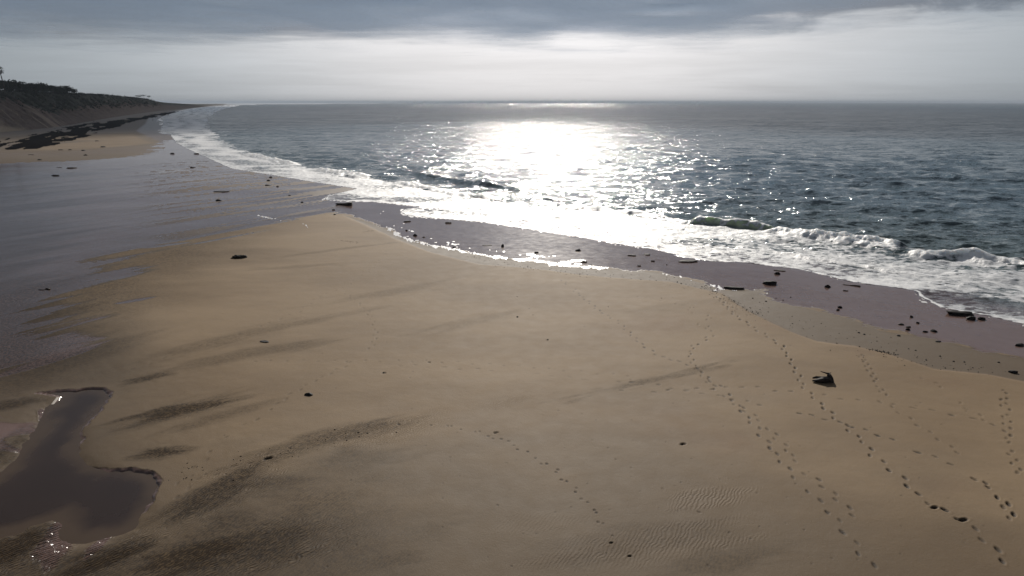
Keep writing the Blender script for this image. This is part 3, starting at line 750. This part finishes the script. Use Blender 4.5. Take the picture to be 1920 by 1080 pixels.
def leaf_cloud(bm, lobes, n, size, rg):
    for _ in range(n):
        c, r = rg.choice(lobes)
        while True:
            v = Vector((rg.uniform(-1, 1), rg.uniform(-1, 1), rg.uniform(-1, 1)))
            if .35 < v.length < 1: break
        p = Vector(c)+Vector((v.x*r[0], v.y*r[1], v.z*r[2]))
        nrm = Vector((rg.gauss(0, 1), rg.gauss(0, 1), rg.gauss(0, 1.4))).normalized()
        a = nrm.orthogonal().normalized()*size*rg.uniform(.6, 1.4); b_ = nrm.cross(a.normalized())*size*rg.uniform(.4, 1.0)
        bm.faces.new([bm.verts.new(p+q) for q in (a, b_, -a, -b_)])
def pine(hgt, wid, flat, rg, nleaf=260, size=.55, lean=(0, 0), bare=.55):
    root = bpy.data.objects.new('pine_tree', None); COL.objects.link(root)
    top = Vector((lean[0], lean[1], hgt*.86)); fork = Vector((lean[0]*.6, lean[1]*.6, hgt*bare))
    bm = bmesh.new(); rr = .028*hgt
    tube(bm, [(0, 0, -.6), fork*.5+Vector((.15, 0, 0)), fork, top], [rr, rr*.75, rr*.6, rr*.2])
    lobes = []
    for k in range(7):
        a = k*6.283/7+rg.uniform(-.3, .3); q = rg.uniform(.5, .85)*wid/2
        e = Vector((top.x+math.cos(a)*q, top.y+math.sin(a)*q, hgt*(1-flat*.5)+rg.uniform(-.08, .05)*hgt))
        tube(bm, [fork.lerp(top, rg.uniform(0, .5)), fork.lerp(e, .55)+Vector((0, 0, -.02*hgt)), e], [rr*.4, rr*.28, rr*.1], 5)
        lobes.append((e, (wid*.24, wid*.24, hgt*flat*.5)))
    lobes += [(Vector((top.x, top.y, hgt*(1-flat*.45))), (wid*.34, wid*.34, hgt*flat*.45))]*3
    mesh_obj('trunk', bm, M_BARK, root)
    bm = bmesh.new(); leaf_cloud(bm, lobes, nleaf, size, rg)
    mesh_obj('crown', bm, M_LEAF, root)
    return root
def copy_tree(o):
    c = o.copy(); COL.objects.link(c)
    for ch in o.children:
        d = ch.copy(); COL.objects.link(d); d.parent = c
    return c
rg = random.Random(11)
protos = [pine(rg.uniform(9, 11), rg.uniform(7.5, 9.5), fl, rg, 420, .55, bare=.35) for fl in (.62, .7, .55, .75, .6)]
used = [False]*5; ntree = 0
s0, s1 = s_at_screen(96), s_at_screen(226)
for row, (o0, n_) in enumerate([(50, 34), (58, 30), (68, 24), (82, 16)]):
    for k in range(n_):
        f = (k+rg.uniform(.15, .85))/n_
        s = s0+(s1-s0)*f; x, y, zz = plateau(s, o0+rg.uniform(-3, 4))
        j = rg.randrange(5); o = protos[j] if not used[j] else copy_tree(protos[j]); used[j] = True
        o.location = (x, y, zz); o.rotation_euler = (0, 0, rg.uniform(0, 6.28))
        sc = rg.uniform(.8, 1.12)*(1-.35*max(0, f-.85)/.15); o.scale = (sc*1.05, sc*1.05, sc)
        tag(o, 'dark pine packed into the grove on top of the sand cliff', 'pine tree', 'dark pines of the grove on the cliff'); ntree += 1
# the tall pine standing out above the grove
lone = pine(17.5, 5.2, .30, rg, 150, .42, lean=(-1.2, 0), bare=.62)
x, y, zz = plateau(s_at_screen(113), 60)
lone.location = ((9-960)/F*.962*y, y, zz); tag(lone, 'tall bare-stemmed pine rising alone above the dark grove', 'pine tree')
# umbrella pines at the far end of the plateau
labels = ['small far pine just left of the pair of umbrella pines on the ridge', 'low wind-bent far pine, leftmost on the bare ridge', 'wide umbrella pine in the middle of the far ridge group',
          'umbrella pine at the end of the ridge, rightmost of the far trees']
for px, lab, w_, h_ in [(257, labels[1], 7, 5.0), (262, labels[0], 6, 5.5), (268, labels[2], 13, 8.5), (279, labels[3], 9, 9.0)]:
    o = pine(h_, w_, .38, rg, 150, .5, bare=.5)
    x, y, zz = plateau(s_at_screen(px+33), 47); o.location = ((px-960)/F*.964*y, y, zz-.3)
    tag(o, lab, 'pine tree', 'umbrella pines on the far ridge')
# scrub on the upper slope and the edge of the plateau
bm = bmesh.new()
for _ in range(1500):
    s = rg.uniform(s_at_screen(60), s_at_screen(318)); 
    if rg.random() < .35: s = rg.uniform(s_at_screen(60), s_at_screen(210))
    i = min(np.searchsorted(s_, s), len(s_)-1); lo = 30 if by[i] < 425 else (27 if by[i] < 560 else 18)
    o_ = rg.uniform(lo-2, 62); x, y, zz = plateau(s, o_)
    r = rg.uniform(1.0, 2.6)*(1+.3*(y > 900))
    lobes = [(Vector((x+rg.uniform(-1, 1), y+rg.uniform(-1, 1), zz+r*.35)), (r, r, r*.7))]
    leaf_cloud(bm, lobes, 16, .55*(1+.5*(y > 800)), rg)
sh = mesh_obj('cliff_scrub', bm, M_SHRUB); tag(sh, 'dark scrub covering the upper slope of the sand cliff', kind='stuff')

# ------------------------------------------------------------------ rocks, driftwood, weed
M_ROCK = simple_mat('dark_rock', (.012, .010, .010), .7, .5, 5, .2)
M_WOOD = simple_mat('wet_wood', (.030, .020, .015), .6, .5, 6)
M_PALE = simple_mat('pale_wood', (.55, .50, .44), .6, .15, 6)
M_CLUMP = simple_mat('weed_clump', (.022, .015, .010), .75, .5, 8)
def gz(x, y):
    j = np.argmin((V[::1, 0]-x)**2+(V[:, 1]-y)**2); return V[j, 2]
Vn = V[(V[:, 1] > 5) & (np.hypot(V[:, 0], V[:, 1]) < 420)]
def gz(x, y):
    w = .4+.006*math.hypot(x, y); m = (np.abs(Vn[:, 0]-x) < w) & (np.abs(Vn[:, 1]-y) < w)
    return float(Vn[m, 2].mean()) if m.any() else 0.0
def px_m(px, py):
    x, y = at(px, py); return math.sqrt(x*x+y*y+H*H)/math.hypot(F, math.hypot(px-960, py-540))
def rock_mesh(w, d, hgt, seed, sub=3, rag=.30, flat=.0):
    rg_ = random.Random(seed); bm = bmesh.new(); bmesh.ops.create_icosphere(bm, subdivisions=sub, radius=1)
    cuts = [(Vector((rg_.gauss(0, 1), rg_.gauss(0, 1), rg_.gauss(0, .6))).normalized(), rg_.uniform(.55, .9)) for _ in range(9)]
    so_ = rg_.uniform(0, 50)
    co_ = np.array([v.co[:] for v in bm.verts])
    nz = fbm(co_[:, 0]*1.7+so_, co_[:, 1]*1.7+co_[:, 2]*2.3, seed, 4)-.5
    for v, q in zip(bm.verts, nz):
        p = v.co*(1+q*rag*2.2)
        for n, dd in cuts:
            e = p.dot(n)-dd
            if e > 0: p = p-n*e*.9
        if flat and p.z > flat: p.z = flat+(p.z-flat)*.25+q*.12
        if p.z < -.25: p.z = -.25
        v.co = Vector((p.x*w/2, p.y*d/2, p.z*hgt))
    return bm
nrock = 0
def rock(px, py, wpx, hpx, label, cat='rock', name='beach_rock', group=None, flat=0, rag=.3, mat=None, depth=1.0, rot=None, sub=3, seed=None):
    """px,py is where its foot meets the sand"""
    global nrock; nrock += 1
    m = px_m(px, py); x, y = at(px, py); w = wpx*m; hgt = max(.05, hpx*m*.72)
    d = w*depth*.62
    bm = rock_mesh(w*1.12, d, hgt, seed or 300+nrock, sub, rag, flat)
    o = mesh_obj(name, bm, mat or M_ROCK, smooth=False)
    o.location = (x, y+d*.3, gz(x, y)); o.rotation_euler = (0, 0, rot if rot is not None else rg.uniform(-.3, .3))
    tag(o, label, cat, group); return o
G1 = 'dark rocks lying on the wet sand'
rock(1290, 492, 36, 7, 'long flat dark slab at the foam edge with white water behind it', group=G1, flat=.4, depth=.8)
rock(1186, 481, 14, 5, 'flat dark rock left of a second one, above the long slab', group=G1, flat=.4)
rock(1214, 479, 14, 5, 'flat dark rock right of its twin near the middle foam edge', group=G1, flat=.4)
rock(1084, 472, 10, 5, 'small black rock standing alone in the middle of the wet sand strip', group=G1)
rock(1095, 494, 12, 4, 'small rock in the thick white foam tongue at the sand edge', group=G1)
rock(942, 465, 6, 7, 'small upright black stone on the wet sand strip', group=G1)
rock(913, 463, 16, 3, 'thin flat dark rock just left of the small upright stone', group=G1, flat=.3)
rock(1006, 477, 9, 4, 'small dark rock just above the foam line in the middle', group=G1)
rock(1199, 500, 8, 4, 'small dark rock by the thin foam line below the twin flat rocks', group=G1)
rock(1224, 491, 9, 3, 'little flat rock left of the long slab, on bare wet sand', group=G1)
rock(1377, 544, 37, 9, 'long low dark rock bar where the wet and the dry sand meet', group=G1, flat=.5, depth=.55, rag=.2)
rock(1446, 535, 28, 12, 'rounded dark rock with white wash clinging to its top', group=G1, flat=.6)
rock(1458, 515, 12, 7, 'small dark block just below a flat rock at the foam edge', group=G1)
rock(1464, 509, 20, 5, 'flat dark rock touching the foam edge above a small block', group=G1, flat=.3)
rock(1553, 540, 13, 8, 'single blocky black rock in the middle of the right wet sand', group=G1)
rock(1586, 547, 9, 3, 'tiny flat stone below the thin weed strand', group=G1)
rock(1575, 579, 8, 5, 'upper stone of a close pair on the wet sand', group=G1)
rock(1571, 584, 7, 4, 'lower stone of a close pair on the wet sand', group=G1)
rock(1802, 592, 46, 15, 'largest dark rock at the right, washed by the last wave', group=G1, flat=.5, depth=.8)
rock(1822, 600, 19, 9, 'dark rock leaning against the front of the largest rock', group=G1)
rock(1841, 600, 13, 7, 'small rounded rock at the right tip of the largest rock', group=G1)
rock(1832, 583, 18, 4, 'flat sliver of rock behind the largest rock in the foam', group=G1, flat=.3)
rock(1709, 596, 7, 7, 'round black stone topmost of the scattered right cluster', group=G1, rag=.1)
rock(1721, 608, 6, 4, 'small stone just below the round black stone', group=G1)
rock(1690, 611, 11, 5, 'angular stone at the left end of the scattered cluster', group=G1)
rock(1704, 616, 10, 5, 'low flat stone in the middle of the scattered cluster', group=G1, flat=.4)
rock(1702, 621, 8, 5, 'pointed stone lowest in the middle of the scattered cluster', group=G1)
rock(1736, 625, 10, 4, 'flat wedge stone beside a taller triangular one', group=G1)
rock(1752, 624, 13, 8, 'triangular dark rock at the right of the scattered cluster', group=G1)
rock(1686, 632, 9, 4, 'small stone on the edge of the wet sand under the cluster', group=G1)
rock(1760, 643, 10, 4, 'dark stone where the wet sand ends, below the triangular rock', group=G1, flat=.4)
rock(1914, 650, 18, 6, 'dark rock cut by the right edge of the picture on wet sand', group=G1)
rock(1901, 704, 18, 9, 'smooth dark oblong stone on dry sand near the right edge', rag=.08, flat=.6, depth=.9)
rock(1733, 575, 3.5, 2, 'tiny stone by the thin wash above the scattered cluster', group=G1) if False else None
rock(580, 749, 18, 6, 'black half-buried stone alone on the sand below the middle left', rag=.12, depth=1.2)
rock(497, 648, 19, 5, 'thin black pointed stone alone on the sand at the left', rag=.2, flat=.3)
rock(450, 488, 28, 8, 'broad ragged clump of dark weed on the pale sand bank', 'seaweed clump', 'seaweed_clump', rag=.55, mat=M_CLUMP, sub=4)
G2 = 'dark rocks on the far wet sand flats'
rock(413, 362, 25, 5, 'long flat dark rock with a bright fringe on the far flats', group=G2, flat=.3)
rock(409, 379, 11, 4, 'small dark rock just below the long flat one on the flats', group=G2)
rock(503, 340, 7, 4, 'small round rock beneath a thin one near the surf', group=G2)
rock(508, 333, 7, 3, 'thin rock closest to the surf on the left flats', group=G2)
rock(502, 349, 10, 3, 'flat dark rock below the small round one near the surf', group=G2)
rock(520, 351, 5, 3, 'tiny rock right of the flat dark one near the surf', group=G2)
rock(566, 381, 5, 4, 'small black rock on the wet sand left of the black log', group=G2)
rock(543, 368, 5, 2.5, 'speck of rock between the surf and the black log', group=G2)
rock(625, 395, 6, 3, 'small rock just under the left tip of the black log', group=G2)
rock(627, 404, 5, 3, 'small rock on the pale sand edge below the black log', group=G2)
rock(360, 315, 10, 3.5, 'dark rock on the flats beside the widening surf', group=G2)
rock(368, 289, 9, 2.5, 'small rock pair in the far shallows', group=G2)
rock(322, 289, 10, 3, 'dark rock at the right end of the pale far sand', group=G2)
rock(102, 331, 20, 4.5, 'long black rock lying lowest on the far left flats', group=G2, flat=.5, depth=.6)
rock(133, 317, 17, 4, 'black oval rock up and right of the long one, far left', group=G2, flat=.5)
rock(110, 316, 10, 2, 'thin dark rock left of the black oval one', group=G2, flat=.3)
rock(73, 302, 8, 3, 'small black rock between the weed band and the long rocks', group=G2)
rock(57, 292, 11, 2.5, 'flat black rock nearest the weed band at the far left', group=G2, flat=.3)
rock(192, 277.5, 12, 2.5, 'dark rock on the pale patch of far sand', group=G2)
rock(155, 284, 9, 2.5, 'dark weedy rock left of the pale far sand patch', group=G2)
rock(160, 293, 7, 3, 'small upright rock on the edge of the far wet flats', group=G2)
rock(130, 283, 8, 2, 'low rock among the three left of the pale far sand', group=G2)
rock(112, 283, 9, 2, 'flat far rock leftmost of three by the pale sand', group=G2)
rock(181, 266, 8, 2, 'tiny far rock just under the weed band', group=G2)
rock(840, 419, 13, 5, 'short black driftwood block on wet sand under the foam', 'driftwood', 'driftwood_block', flat=.6, depth=.5, rag=.1, mat=M_WOOD)
rock(765, 416, 17, 4, 'slanting black driftwood stick by the curl of foam', 'driftwood', 'driftwood_stick', flat=.6, depth=.25, rag=.15, mat=M_WOOD, rot=.5)
rock(778, 444, 8, 6, 'small jagged black stone just inside the curved foam line', group=G1)
rock(795, 447, 6, 3, 'tiny stone right of the jagged one by the curved foam', group=G1)
rock(762, 434, 6, 3, 'tiny stone in the foam at the head of the wet sand strip', group=G1)
rock(852, 467, 7, 4, 'little stone above the curved foam line at left', group=G1)
# thin strands and sticks
def stick(pts, r, label, cat, name, mat, zoff=.03, taper=True):
    P = [at(*p) for p in pts]; g0 = P[0]; bm = bmesh.new(); n = len(P)
    root = (g0[0], g0[1], gz(*g0))
    tube(bm, [(p[0]-root[0], p[1]-root[1], gz(*p)-root[2]+zoff+.02*math.sin(i*2.3)) for i, p in enumerate(P)], [r*(1-.75*i/(n-1)) if taper else r for i in range(n)], 7)
    o = mesh_obj(name, bm, mat, smooth=True); o.location = root; tag(o, label, cat); return o
stick([(660, 385.5), (654, 385.5), (645, 385), (630, 384)], .55, 'black tapering log lying on the wet sand near the surf', 'log', 'drift_log', M_WOOD, .15)
stick([(1613, 538), (1603, 536.5), (1592, 535.5), (1580, 534)], .10, 'thin dark weed strand on the right wet sand', 'seaweed', 'weed_strand', M_CLUMP)
stick([(94, 547.5), (88, 546.5), (82, 548.5), (73, 548)], .10, 'crooked dark stick on the wet flats at the far left', 'stick', 'crooked_stick', M_WOOD)
stick([(243, 905), (236, 911), (228, 910), (218, 909)], .055, 'bent dark stick lying in the tide pool', 'stick', 'pool_stick', M_WOOD, .12)
# pale bleached plank at the pool's upper edge
bm = bmesh.new(); bmesh.ops.create_cube(bm, size=1)
bmesh.ops.scale(bm, vec=(.62, .12, .07), verts=bm.verts); bmesh.ops.bevel(bm, geom=bm.edges[:], offset=.015, segments=1, affect='EDGES')
for v in bm.verts: v.co.z += .03*math.sin(v.co.x*6); v.co.y += .02*math.sin(v.co.x*9)
pl = mesh_obj('bleached_plank', bm, M_PALE)
x, y = at(103, 750); pl.location = (x, y, gz(x, y)+.06)
a, b_ = at(97, 755), at(110, 743); pl.rotation_euler = (.1, -.05, math.atan2(b_[1]-a[1], b_[0]-a[0])); pl.scale = (1.5, 1.2, 1)
tag(pl, 'short pale bleached plank on the upper bank of the tide pool', 'plank')
# the stranded stump
m = px_m(1543, 725); cx, cy = at(1543, 724)
st = bpy.data.objects.new('stranded_stump', None); COL.objects.link(st); st.location = (cx, cy, gz(cx, cy)-.02); st.scale = (1.15, 1.15, 1.15)
tag(st, 'black stranded tree stump with one raised limb on the dry sand', 'stump')
bm = bmesh.new()
tube(bm, [(-.62, .05, .12), (-.40, .02, .11), (-.1, -.04, .13), (.22, -.04, .15), (.40, .04, .14)], [.03, .11, .18, .19, .10], 10)
co_ = np.array([v.co[:] for v in bm.verts]); nz = fbm(co_[:, 0]*5, co_[:, 1]*5+co_[:, 2]*7, 401, 3)-.5
for v, q in zip(bm.verts, nz): v.co += Vector((q*.06, q*.14, q*.12)); v.co.z = max(v.co.z, -.03)
mesh_obj('hull_log', bm, M_WOOD, st)
bm = bmesh.new()
tube(bm, [(-.50, .30, .14), (-.3, .28, .20), (-.05, .24, .20), (.2, .2, .22), (.42, .14, .2)], [.05, .07, .075, .08, .09], 8)
tube(bm, [(.40, .02, .02), (.40, .08, .22), (.34, .18, .40), (.36, .24, .47)], [.20, .15, .10, .05], 9)
for v in bm.verts: v.co += Vector((rg.gauss(0, .012), rg.gauss(0, .012), rg.gauss(0, .014)))
mesh_obj('trunk', bm, M_WOOD, st)
bm = bmesh.new()
tube(bm, [(.38, .22, .42), (.2, .26, .47), (.0, .30, .52), (-.10, .32, .56)], [.06, .045, .028, .012], 7)
tube(bm, [(.36, .24, .45), (.46, .27, .48), (.52, .3, .47)], [.04, .025, .012], 6)
mesh_obj('limb', bm, M_WOOD, st)
# small weed bits strewn along the high water mark
bm = bmesh.new()
def bits(pts, n, spread, smin=.02, smax=.09):
    P = line(pts); L = np.hypot(*(P[1:]-P[:-1]).T); L = np.cumsum(L)/L.sum()
    for _ in range(n):
        u = rg.random(); i = int(np.searchsorted(L, u)); a, b_ = P[i], P[i+1]; f = rg.random()
        x, y = a+(b_-a)*f; x += rg.gauss(0, spread); y += rg.gauss(0, spread); z_ = gz(x, y); s = rg.uniform(smin, smax)
        an = rg.uniform(0, 6.28)
        vs = [bm.verts.new((x+math.cos(an+k*1.5708)*s*(1 if k % 2 else .5), y+math.sin(an+k*1.5708)*s*(1 if k % 2 else .5), z_-.005)) for k in range(4)]
        tp = bm.verts.new((x, y, z_+s*.6))
        for k in range(4): bm.faces.new((vs[k], vs[(k+1) % 4], tp))
bits([(880, 482), (950, 500), (1000, 507), (1060, 512), (1100, 520)], 130, .8)
bits([(1060, 510), (1180, 520), (1260, 528), (1330, 540)], 90, 1.0)
bits([(1325, 540), (1345, 555), (1370, 568), (1395, 582), (1420, 592)], 220, .45)
bits([(1400, 575), (1500, 612), (1600, 650), (1700, 675)], 100, 1.6)
bits([(1630, 660), (1650, 664), (1680, 670)], 70, .15)
bits([(1640, 665), (1750, 690), (1850, 700)], 60, .8)
bits([(680, 437), (690, 436), (700, 434)], 30, .3); bits([(640, 455), (670, 458)], 30, .3)
bits([(300, 900), (520, 862), (700, 820)], 60, .8); bits([(860, 560), (1100, 600), (1300, 560)], 15, 3)
wb = mesh_obj('weed_bits', bm, M_CLUMP); tag(wb, 'small brown weed scraps strewn along the high water mark', kind='stuff')
# loose pebbles, each a thing
gp = 'small dark pebbles scattered near the tide mark'
pr = None
for (px, py) in [(1270, 530), (1277, 533), (1290, 539), (1316, 539), (1411, 561), (1424, 569), (1436, 567), (1455, 561), (1482, 559), (1468, 565), (1610, 627), (1620, 630), (1703, 658), (1716, 661), (1736, 680), (1762, 672), (1787, 682), (1807, 683), (1872, 683),
                 (720, 705), (1027, 643), (970, 600), (1136, 505), (1108, 498), (1250, 497)]:
    if pr is None:
        pr = mesh_obj('pebble', rock_mesh(.17, .13, .045, 900, 2), M_ROCK); o = pr
    else: o = pr.copy(); COL.objects.link(o)
    x, y = at(px, py); o.location = (x, y, gz(x, y)+.01); o.rotation_euler = (0, 0, rg.uniform(0, 6)); s = rg.uniform(.8, 1.6); o.scale = (s, s, s)
    tag(o, 'small dark pebble lying loose near the tide mark', 'pebble', gp)

# ------------------------------------------------------------------ people far down the beach
M_SKIN = simple_mat('skin', (.35, .22, .16), .6, .1); M_COATS = [simple_mat('coat', c, .8, .2) for c in ((.03, .035, .05), (.05, .03, .03), (.03, .03, .03))]
M_TROU = simple_mat('trousers', (.025, .027, .035), .85, .2)
def person(seed, coat):
    r_ = random.Random(seed); st_ = r_.uniform(.16, .26); ph = r_.choice((-1, 1)); armk = r_.uniform(.1, .22)
    pts = {'pel': (0, 0, .95), 'belly': (0, 0, 1.12), 'chest': (0, .02, 1.36), 'neck': (0, .02, 1.50), 'head': (0, .04, 1.62), 'top': (0, .03, 1.74)}
    rad = {'pel': .145, 'belly': .13, 'chest': .155, 'neck': .055, 'head': .095, 'top': .07}
    ed = [('pel', 'belly'), ('belly', 'chest'), ('chest', 'neck'), ('neck', 'head'), ('head', 'top')]
    for s in (-1, 1):
        q = s*ph; n = str(s)
        pts.update({'hip'+n: (s*.09, 0, .90), 'kn'+n: (s*.10, q*st_*.55+.04, .50), 'an'+n: (s*.10, q*st_, .09), 'toe'+n: (s*.11, q*st_+.17, .03),
                    'sh'+n: (s*.19, .01, 1.40), 'el'+n: (s*.25, -q*armk*.5, 1.13), 'wr'+n: (s*.25, -q*armk+.08, .90), 'ha'+n: (s*.25, -q*armk+.12, .82)})
        rad.update({'hip'+n: .095, 'kn'+n: .062, 'an'+n: .045, 'toe'+n: .035, 'sh'+n: .065, 'el'+n: .045, 'wr'+n: .032, 'ha'+n: .035})
        ed += [('pel', 'hip'+n), ('hip'+n, 'kn'+n), ('kn'+n, 'an'+n), ('an'+n, 'toe'+n), ('chest', 'sh'+n), ('sh'+n, 'el'+n), ('el'+n, 'wr'+n), ('wr'+n, 'ha'+n)]
    ks = list(pts); me = bpy.data.meshes.new('person')
    me.from_pydata([pts[k] for k in ks], [(ks.index(a), ks.index(b)) for a, b in ed], [])
    o = bpy.data.objects.new('person', me); COL.objects.link(o)
    md = o.modifiers.new('skin', 'SKIN'); sv = me.skin_vertices[0].data if me.skin_vertices else None
    if sv is None:
        bm = bmesh.new(); bm.from_mesh(me); bm.verts.layers.skin.verify(); bm.to_mesh(me); bm.free(); sv = me.skin_vertices[0].data
    for i, k in enumerate(ks): sv[i].radius = (rad[k], rad[k]*.85); sv[i].use_root = (k == 'pel')
    o.modifiers.new('sub', 'SUBSURF').levels = 1
    bpy.context.view_layer.update()
    ev = o.evaluated_get(bpy.context.evaluated_depsgraph_get()); m2 = bpy.data.meshes.new_from_object(ev)
    o.modifiers.clear(); o.data = m2
    m2.materials.clear(); [m2.materials.append(q) for q in (M_SKIN, coat, M_TROU)]
    for p in m2.polygons:
        c = p.center; p.use_smooth = True
        p.material_index = 0 if c.z > 1.5 or (abs(c.x) > .2 and c.z < .9) else (1 if c.z > .88 else 2)
    return o
pl_ = [(176.5, 231, 'walker in dark coat, left one of the pair by the weed band'), (181, 231, 'walker in dark coat, right one of the pair by the weed band'),
       (225.5, 230, 'taller walker at the left of two in the middle of the far beach'), (230, 230, 'walker at the right of two in the middle of the far beach'),
       (249, 229, 'lone walker between the middle pair and the far group'), (287, 227, 'walker below the two most distant figures'),
       (291, 221.5, 'left one of the two most distant walkers by the dunes'), (295, 221.5, 'right one of the two most distant walkers by the dunes'),
       (337, 226, 'single figure standing by the edge of the far surf')]
for i, (px, py, lab) in enumerate(pl_):
    o = person(50+i, M_COATS[i % 3]); x, y = at(px, py); 
    m_ = (np.abs(V[:, 0]-x) < 12) & (np.abs(V[:, 1]-y) < 12)
    zq = float(V[m_, 2].mean()) if m_.any() else .2
    if not zq == zq: zq = .2
    o.location = (x, y, zq-.01); o.rotation_euler = (0, 0, rg.uniform(0, 6.28)); o.scale = (1.05,)*3
    tag(o, 'person: '+lab if False else lab.replace('walker', 'person walking', 1).replace('single figure', 'single person', 1), 'person', 'people walking on the far beach')

# ------------------------------------------------------------------ haze in the air over beach and sea
bm = bmesh.new(); bmesh.ops.create_cube(bm, size=1)
hm = bpy.data.materials.new('haze'); hm.use_nodes = True; hm.node_tree.nodes.clear()
t = NT(hm.node_tree); ov = t.node('ShaderNodeOutputMaterial'); pv = t.node('ShaderNodeVolumePrincipled')
pv.inputs['Color'].default_value = (.74, .85, 1.0, 1); pv.inputs['Density'].default_value = .00009; pv.inputs['Anisotropy'].default_value = .0
t.l.new(pv.outputs[0], ov.inputs['Volume'])
hz = mesh_obj('haze', bm, hm)
hz.scale = (130000, 130000, 50); hz.location = (0, 0, 50/2-3.5+1)
tag(hz, 'thin sea haze over the beach and the water', kind='stuff')

# ------------------------------------------------------------------ the low cloud bank over the open sea: it shades the far water and the cliff
CZ = 400.0
gx = np.linspace(-5200, 6200, 150); gy = np.concatenate([np.linspace(950, 2600, 90), np.linspace(2650, 6200, 60)])
GX, GY = np.meshgrid(gx, gy, indexing='ij')
edge_y = np.interp(GX[:, 0], [-5200, -900, -260, -150, -60, 80, 170, 330, 900, 6200], [1150, 1150, 1180, 1240, 1440, 1480, 1300, 1180, 1250, 1500])[:, None]
cn = fbm(GX/420, GY/700, 501, 5, .55)-.5; cn2 = fbm(GX/90, GY/160, 502, 4, .6)-.5
cover = sst(GY-edge_y+cn*260*.6+cn2*70, -70, 90)*sst(GY+cn*3000+cn2*700+1500*sst(GX/GY, .15, .55), 5700, 2700)
hole = np.exp(-(((GX+120)/190)**2+((GY-2680)/60)**2))+np.exp(-(((GX-700)/150)**2+((GY-3300)/70)**2))
cover = np.clip(cover*(1-.95*hole), 0, 1)*np.clip(.74+cn*.7, 0, .9)
def cloud_material():
    m = bpy.data.materials.new('low_cloud'); m.use_nodes = True; t = NT(m.node_tree); t.n.clear()
    o = t.node('ShaderNodeOutputMaterial'); c = attr(t, 'cover')
    df = t.node('ShaderNodeBsdfDiffuse'); tr = t.node('ShaderNodeBsdfTranslucent'); tp = t.node('ShaderNodeBsdfTransparent')
    df.inputs[0].default_value = (.72, .86, 1.0, 1); tr.inputs[0].default_value = (.56, .68, .84, 1)
    a = t.node('ShaderNodeMixShader'); a.inputs[0].default_value = .55; t.l.new(df.outputs[0], a.inputs[1]); t.l.new(tr.outputs[0], a.inputs[2])
    b = t.node('ShaderNodeMixShader'); t.put(b.inputs[0], c); t.l.new(tp.outputs[0], b.inputs[1]); t.l.new(a.outputs[0], b.inputs[2])
    t.l.new(b.outputs[0], o.inputs[0]); return m
M_CLOUD = cloud_material()
zb = CZ+cn*24+cn2*5; zt = CZ+25+60*cover+cn*40
n_ = GX.size; i0 = np.arange(n_).reshape(GX.shape)
Vb = np.concatenate([np.stack([GX, GY, zb], -1).reshape(-1, 3), np.stack([GX, GY, zt], -1).reshape(-1, 3)])
qb = np.stack([i0[:-1, :-1], i0[:-1, 1:], i0[1:, 1:], i0[1:, :-1]], -1).reshape(-1, 4); qt = qb[:, ::-1]+n_
kc = cover.ravel()[qb].max(1) > .01
cloud = grid_mesh('cloud', Vb, np.concatenate([qb[kc], qt[kc]]), M_CLOUD, dict(cover=np.concatenate([cover.ravel(), cover.ravel()*.8])))
tag(cloud, 'dark low cloud bank hanging over the open sea', kind='structure')
